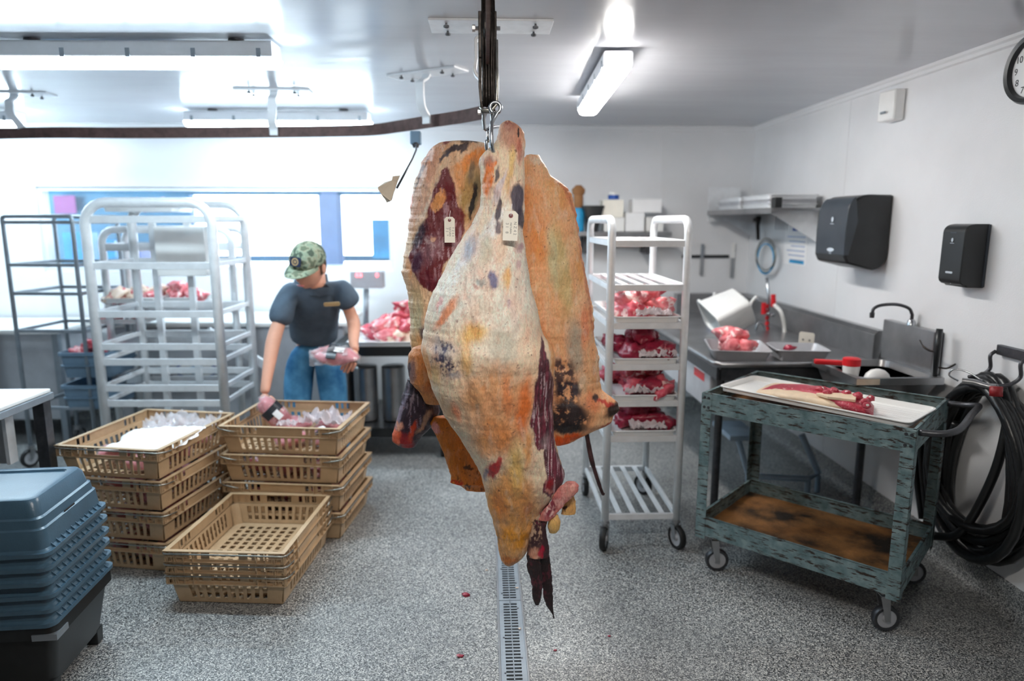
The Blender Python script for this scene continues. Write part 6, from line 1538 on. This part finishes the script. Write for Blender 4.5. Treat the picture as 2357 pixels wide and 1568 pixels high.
def skin_mesh(name, nodes, edges, mt, parent, levels=2, root=0):
    me = bpy.data.meshes.new(name); me.from_pydata([tuple(Vector(p) - mo) for p, r in nodes], edges, [])
    o = link(name, me, parent)
    md = o.modifiers.new('skin', 'SKIN'); md.use_smooth_shade = True; md.branch_smoothing = .4
    sv = me.skin_vertices[0].data
    for i, (p, r) in enumerate(nodes):
        sv[i].radius = r if isinstance(r, tuple) else (r, r); sv[i].use_root = (i == root)
    sb_ = o.modifiers.new('sub', 'SUBSURF'); sb_.levels = levels; sb_.render_levels = levels
    dg = bpy.context.evaluated_depsgraph_get(); bpy.context.view_layer.update()
    me2 = bpy.data.meshes.new_from_object(o.evaluated_get(bpy.context.evaluated_depsgraph_get()))
    o.modifiers.clear(); o.data = me2; me2.materials.clear(); me2.materials.append(MT[mt]); me2.shade_smooth(); return o
hipL, hipR = PY(688, 812, 3.98), PY(758, 806, 3.98)       # picture left / right
pel = (hipL + hipR) / 2 + Vector((0, 0, .04))
waist = PY(722, 770, 3.93); chest = PY(726, 705, 3.80); nbase = PY(726, 650, 3.70); head = PY(711, 612, 3.60)
shL, shR = PY(660, 672, 3.70), PY(792, 662, 3.72)
elL, wrL = PY(629, 782, 3.60), PY(611, 893, 3.47)
elR, wrR = PY(815, 742, 3.76), PY(814, 796, 3.58)
knL, knR = PY(685, 935, 3.93), PY(770, 935, 3.95)
anL, anR = Vector((knL.x - .02, 4.02, .09)), Vector((knR.x + .03, 4.04, .09))
# skin figure: head-neck-torso-arms (continuous)
nodes = [(pel, .07), (waist, .06), (chest, (.06, .05)), (nbase, .055), (PY(722, 642, 3.66), .052),
         (shL + Vector((.01, 0, -.01)), .030), (elL, .042), (wrL, .026), (PY(609, 908, 3.455), (.036, .018)), (shR + Vector((-.02, 0, -.01)), .030), (elR, .040), (wrR, .026), (PY(820, 808, 3.54), (.034, .018)),
         (hipL, .06), (knL, .045), (anL, .035), (hipR, .06), (knR, .045), (anR, .035)]
edges = [(0, 1), (1, 2), (2, 3), (3, 4), (2, 5), (5, 6), (6, 7), (7, 8), (2, 9), (9, 10), (10, 11), (11, 12), (0, 13), (13, 14), (14, 15), (0, 16), (16, 17), (17, 18)]
bdy = skin_mesh('body', nodes, edges, 'skin', man, 2)
# head: shaped ellipsoid with brow, nose, mouth, chin; local -Y is the face
def head_mesh():
    bm = bmesh.new(); bmesh.ops.create_uvsphere(bm, u_segments=48, v_segments=36, radius=1)
    for v in bm.verts:
        x, y, z = v.co
        w_ = .078 * (1 - .18 * max(0, -z)); X, Y, Z = x * w_, y * .098, z * .118
        f = max(0, -y)
        if z < -.3: Y -= .012 * f * min(1, (-z - .3) * 2)                                # jaw forward
        X *= 1 - .10 * max(0, -z) ** 2
        g = lambda cx, cz, sx, sz: math.exp(-((X - cx) / sx) ** 2 - ((Z - cz) / sz) ** 2) * (1 if y < 0 else 0)
        Y -= .026 * g(0, -.022, .011, .018) + .012 * g(0, .0, .008, .02)                   # nose
        Y += .010 * (g(.031, .008, .014, .010) + g(-.031, .008, .014, .010))              # eye sockets
        Y -= .006 * (g(.03, .026, .022, .006) + g(-.03, .026, .022, .006))                # brow
        Y -= .007 * g(0, -.056, .022, .006) + .006 * g(0, -.068, .018, .006); Y += .006 * g(0, -.062, .024, .0025)
        Y -= .008 * g(0, -.096, .018, .014)
        v.co = (X, Y, Z)
    me = bpy.data.meshes.new('head'); bm.to_mesh(me); bm.free(); me.materials.append(MT['skin']); me.shade_smooth(); return me
hd = link('head', head_mesh(), man); hd.location = head - mo; hd.rotation_euler = (radians(25), radians(8), radians(-18))
for s in (-1, 1):
    m = MB(); m.lathe([(.001, -.004), (.012, -.003), (.018, .002), (.016, .008), (.004, .005)], 14, Matrix.Translation((s * .078, .008, -.008)) @ Matrix.Rotation(s * pi / 2, 4, 'Y') @ Matrix.Scale(1.6, 4, (1, 0, 0))); m.build('ear', 'skin', hd, smooth=True)
    m = MB(); m.lathe([(.001, .009), (.006, .007), (.009, 0)], 12, Matrix.Translation((s * .031, -.078, .006)) @ Matrix.Rotation(pi / 2, 4, 'X')); m.build('eye', 'white_paper', hd, smooth=True)
m = MB(); m.tube([(-.022, -.0985, -.062), (-.008, -.106, -.060), (.008, -.106, -.060), (.022, -.0985, -.062)], [.002, .004, .004, .002], 8); m.build('lips', 'meat_pink', hd, smooth=True)
bm = bmesh.new(); bmesh.ops.create_uvsphere(bm, u_segments=32, v_segments=20, radius=1)
bmesh.ops.delete(bm, geom=[v for v in bm.verts if v.co.z < -.45 or (v.co.y < -.35 and v.co.z < .4)], context='VERTS')
for v in bm.verts: v.co = (v.co.x * .082, v.co.y * .103 + .002, v.co.z * .118 + .003)
me = bpy.data.meshes.new('hair'); bm.to_mesh(me); bm.free(); me.materials.append(MT['hair']); me.shade_smooth(); link('hair', me, hd)
# cap
bm = bmesh.new(); bmesh.ops.create_uvsphere(bm, u_segments=40, v_segments=24, radius=1)
bmesh.ops.delete(bm, geom=[v for v in bm.verts if v.co.z < -.02], context='VERTS')
for v in bm.verts:
    k = 1 + .015 * cos(6 * math.atan2(v.co.y, v.co.x)); v.co = (v.co.x * .089 * k, v.co.y * .108 * k, v.co.z * .105 + .030)
me = bpy.data.meshes.new('cap_crown'); bm.to_mesh(me); bm.free(); me.materials.append(MT['camo']); me.shade_smooth()
cpn = link('cap', me, hd); sm2 = cpn.modifiers.new('t', 'SOLIDIFY'); sm2.thickness = .003
m = MB(); K = 18; rings = []
for i in range(K + 1):
    a = radians(200 + 140 * i / K); bx_ = Vector((.086 * cos(a), .104 * sin(a), .034)); ou = Vector((.088 * cos(a), .104 * sin(a) - .072 * sin(pi * i / K) ** .6, .026 - .012 * abs(cos(a))))
    rings.append([bx_, ou, ou - Vector((0, 0, .004)), bx_ - Vector((0, 0, .004))])
m.loops(rings); m.build('cap_brim', 'camo', hd, smooth=50)
m = MB(); Bp = frameM((0, -.1015, .078), (1, 0, 0), (0, .42, .9)); m.prism(rrect(.062, .048, .008), .005, Bp, -.001); m.build('cap_patch', 'navy', hd)
m = MB(); m.lathe([(.014, .004), (.019, .004), (.019, .0055), (.014, .0055), (.014, .004)], 24, Bp, cap=False); m.build('cap_ring_logo', 'logo_tan', hd)
m = MB(); m.lathe([(.003, .004), (.007, .004), (.007, .0055), (.003, .0055), (.003, .004)], 16, Bp, cap=False); m.build('cap_logo_centre', 'logo_tan', hd)
# shirt
nd = [(waist + Vector((0, .0, -.075)), (.165, .125)), (waist + Vector((0, 0, .02)), (.155, .115)), (chest, (.175, .125)), (PY(727, 663, 3.72), (.10, .085)), (nbase + Vector((0, 0, -.005)), .068),
      (PY(668, 676, 3.71), .088), (PY(650, 715, 3.66), .072), (PY(641, 752, 3.63), .068), (PY(785, 668, 3.72), .090), (PY(800, 690, 3.745), .076), (PY(810, 706, 3.76), .062)]
sh_ = skin_mesh('shirt', nd, [(0, 1), (1, 2), (2, 3), (3, 4), (2, 5), (5, 6), (6, 7), (2, 8), (8, 9), (9, 10)], 'shirt', man, 2)
ce = PY(764, 700, 3.60); Bc = frameM(ce - mo, (1, 0, .05), (-.05, -.35, 1))
lg = text('chest_print', 'BUTCHER', .018, 'logo_tan', sh_, Bc) if False else None
m = MB(); m.prism(rrect(.085, .022, .008), .004, Bc, .0); m.build('chest_print', 'logo_tan', sh_)
# jeans
nd = [(pel + Vector((0, .0, .09)), (.155, .118)), (pel, (.165, .125)), (hipL, .108), ((hipL + knL) / 2, .098), (knL, .080), ((knL + anL) / 2, .070), (anL + Vector((0, 0, .02)), .066), (hipR, .108), ((hipR + knR) / 2, .098), (knR, .080), ((knR + anR) / 2, .070), (anR + Vector((0, 0, .02)), .066)]
skin_mesh('jeans', nd, [(0, 1), (1, 2), (2, 3), (3, 4), (4, 5), (5, 6), (1, 7), (7, 8), (8, 9), (9, 10), (10, 11)], 'jeans', man, 2)
for an in (anL, anR):
    m = MB(); P_ = lambda k, kz, z: [(x * k + an.x - mo.x, y * kz + an.y - .05 - mo.y, z) for x, y in rrect(.10, .29, .045, 6)]
    m.loops([P_(1, 1, .001), P_(1, 1, .025), P_(.95, .96, .05), P_(.8, .7, .085), P_(.75, .5, .13)]); m.build('boot', 'black', man, smooth=40)
# hands: palm continues the arm; four fingers and a thumb
def hand(wr, d, side, curl, parent):
    """d = direction of the hand, side = thumb side"""
    d = d.normalized(); side = (side - d * side.dot(d)).normalized(); dn = d.cross(side).normalized()
    if dn.z > 0: dn = -dn
    base = wr + d * .03
    nd = [(wr, .022), (wr + d * .035, (.026, .018)), (wr + d * .07, (.032, .016))]
    ed = [(0, 1), (1, 2)]
    skin_mesh('palm', [(wr + d * .005, .024), (wr + d * .035 , .027), (wr + d * .07 + side * .012, .020), (wr + d * .07 - side * .014, .020), (wr + d * .052, .028)], [(0, 1), (1, 4), (4, 2), (4, 3)], 'skin', parent, 2)
    for k, (o_, L) in enumerate(((.026, .072), (.009, .08), (-.009, .075), (-.026, .058))):
        p = wr + d * .066 + side * o_; pts = [p]; dd = d.copy()
        for j, f in enumerate((.42, .32, .26)):
            dd = (dd * cos(curl[j]) + dn * sin(curl[j])).normalized(); pts.append(pts[-1] + dd * L * f)
        skin_mesh('finger', [(q, (.0095, .009, .0085, .007)[j]) for j, q in enumerate(pts)], [(0, 1), (1, 2), (2, 3)], 'skin', parent, 1)
    p = wr + d * .025 + side * .024
    pts = [p, p + (side * .7 + d * .7).normalized() * .032, p + (side * .4 + d * .8 + dn * .4).normalized() * .058, p + (side * .1 + d * .8 + dn * .7).normalized() * .080]
    skin_mesh('thumb', [(q, (.013, .011, .010, .008)[j]) for j, q in enumerate(pts)], [(0, 1), (1, 2), (2, 3)], 'skin', parent, 1)
hand(PY(609, 903, 3.46), Vector((.10, -.35, -.85)), Vector((1, -.3, -.2)), (.35, .5, .5), man)
hand(PY(819, 804, 3.55), Vector((-.25, -.45, -.65)), Vector((-.9, -.2, .3)), (.3, .5, .5), man)
# wrapped meat held in each hand
c = PY(630, 952, 3.40)
pk = pack('wrapped red cut with black band and white label in the man\'s lowered hand', c, (radians(62), radians(48), radians(10)), (.098, .052, .04), 77, None)
c = PY(775, 818, 3.46)
pk2 = pack('wrapped cut of red meat carried in the man\'s other hand, clear bag trailing', c, (radians(30), radians(8), radians(0)), (.105, .055, .032), 78, None)
m = MB(); vs = []; n = 12
for i in range(n + 1):
    for j in range(n + 1):
        u, v = i / n, j / n
        x = 800 - 88 * u; y = 795 + 10 * u + (45 - 8 * u) * v + 5 * mnoise.noise(Vector((u * 6, v * 6, 1)))
        vs.append(PY(x, y, 3.43 + .02 * mnoise.noise(Vector((u * 7, v * 7, 3)))))
m.add(vs, [(i * (n + 1) + j, (i + 1) * (n + 1) + j, (i + 1) * (n + 1) + j + 1, i * (n + 1) + j + 1) for i in range(n) for j in range(n)])
m.v = [tuple(Vector(p) - wloc(pk2)) for p in m.v]
R_i = Euler(pk2.rotation_euler).to_matrix().inverted(); m.v = [tuple(R_i @ Vector(p)) for p in m.v]
o = m.build('loose_bag', 'film', pk2, smooth=True); so = o.modifiers.new('t', 'SOLIDIFY'); so.thickness = .001
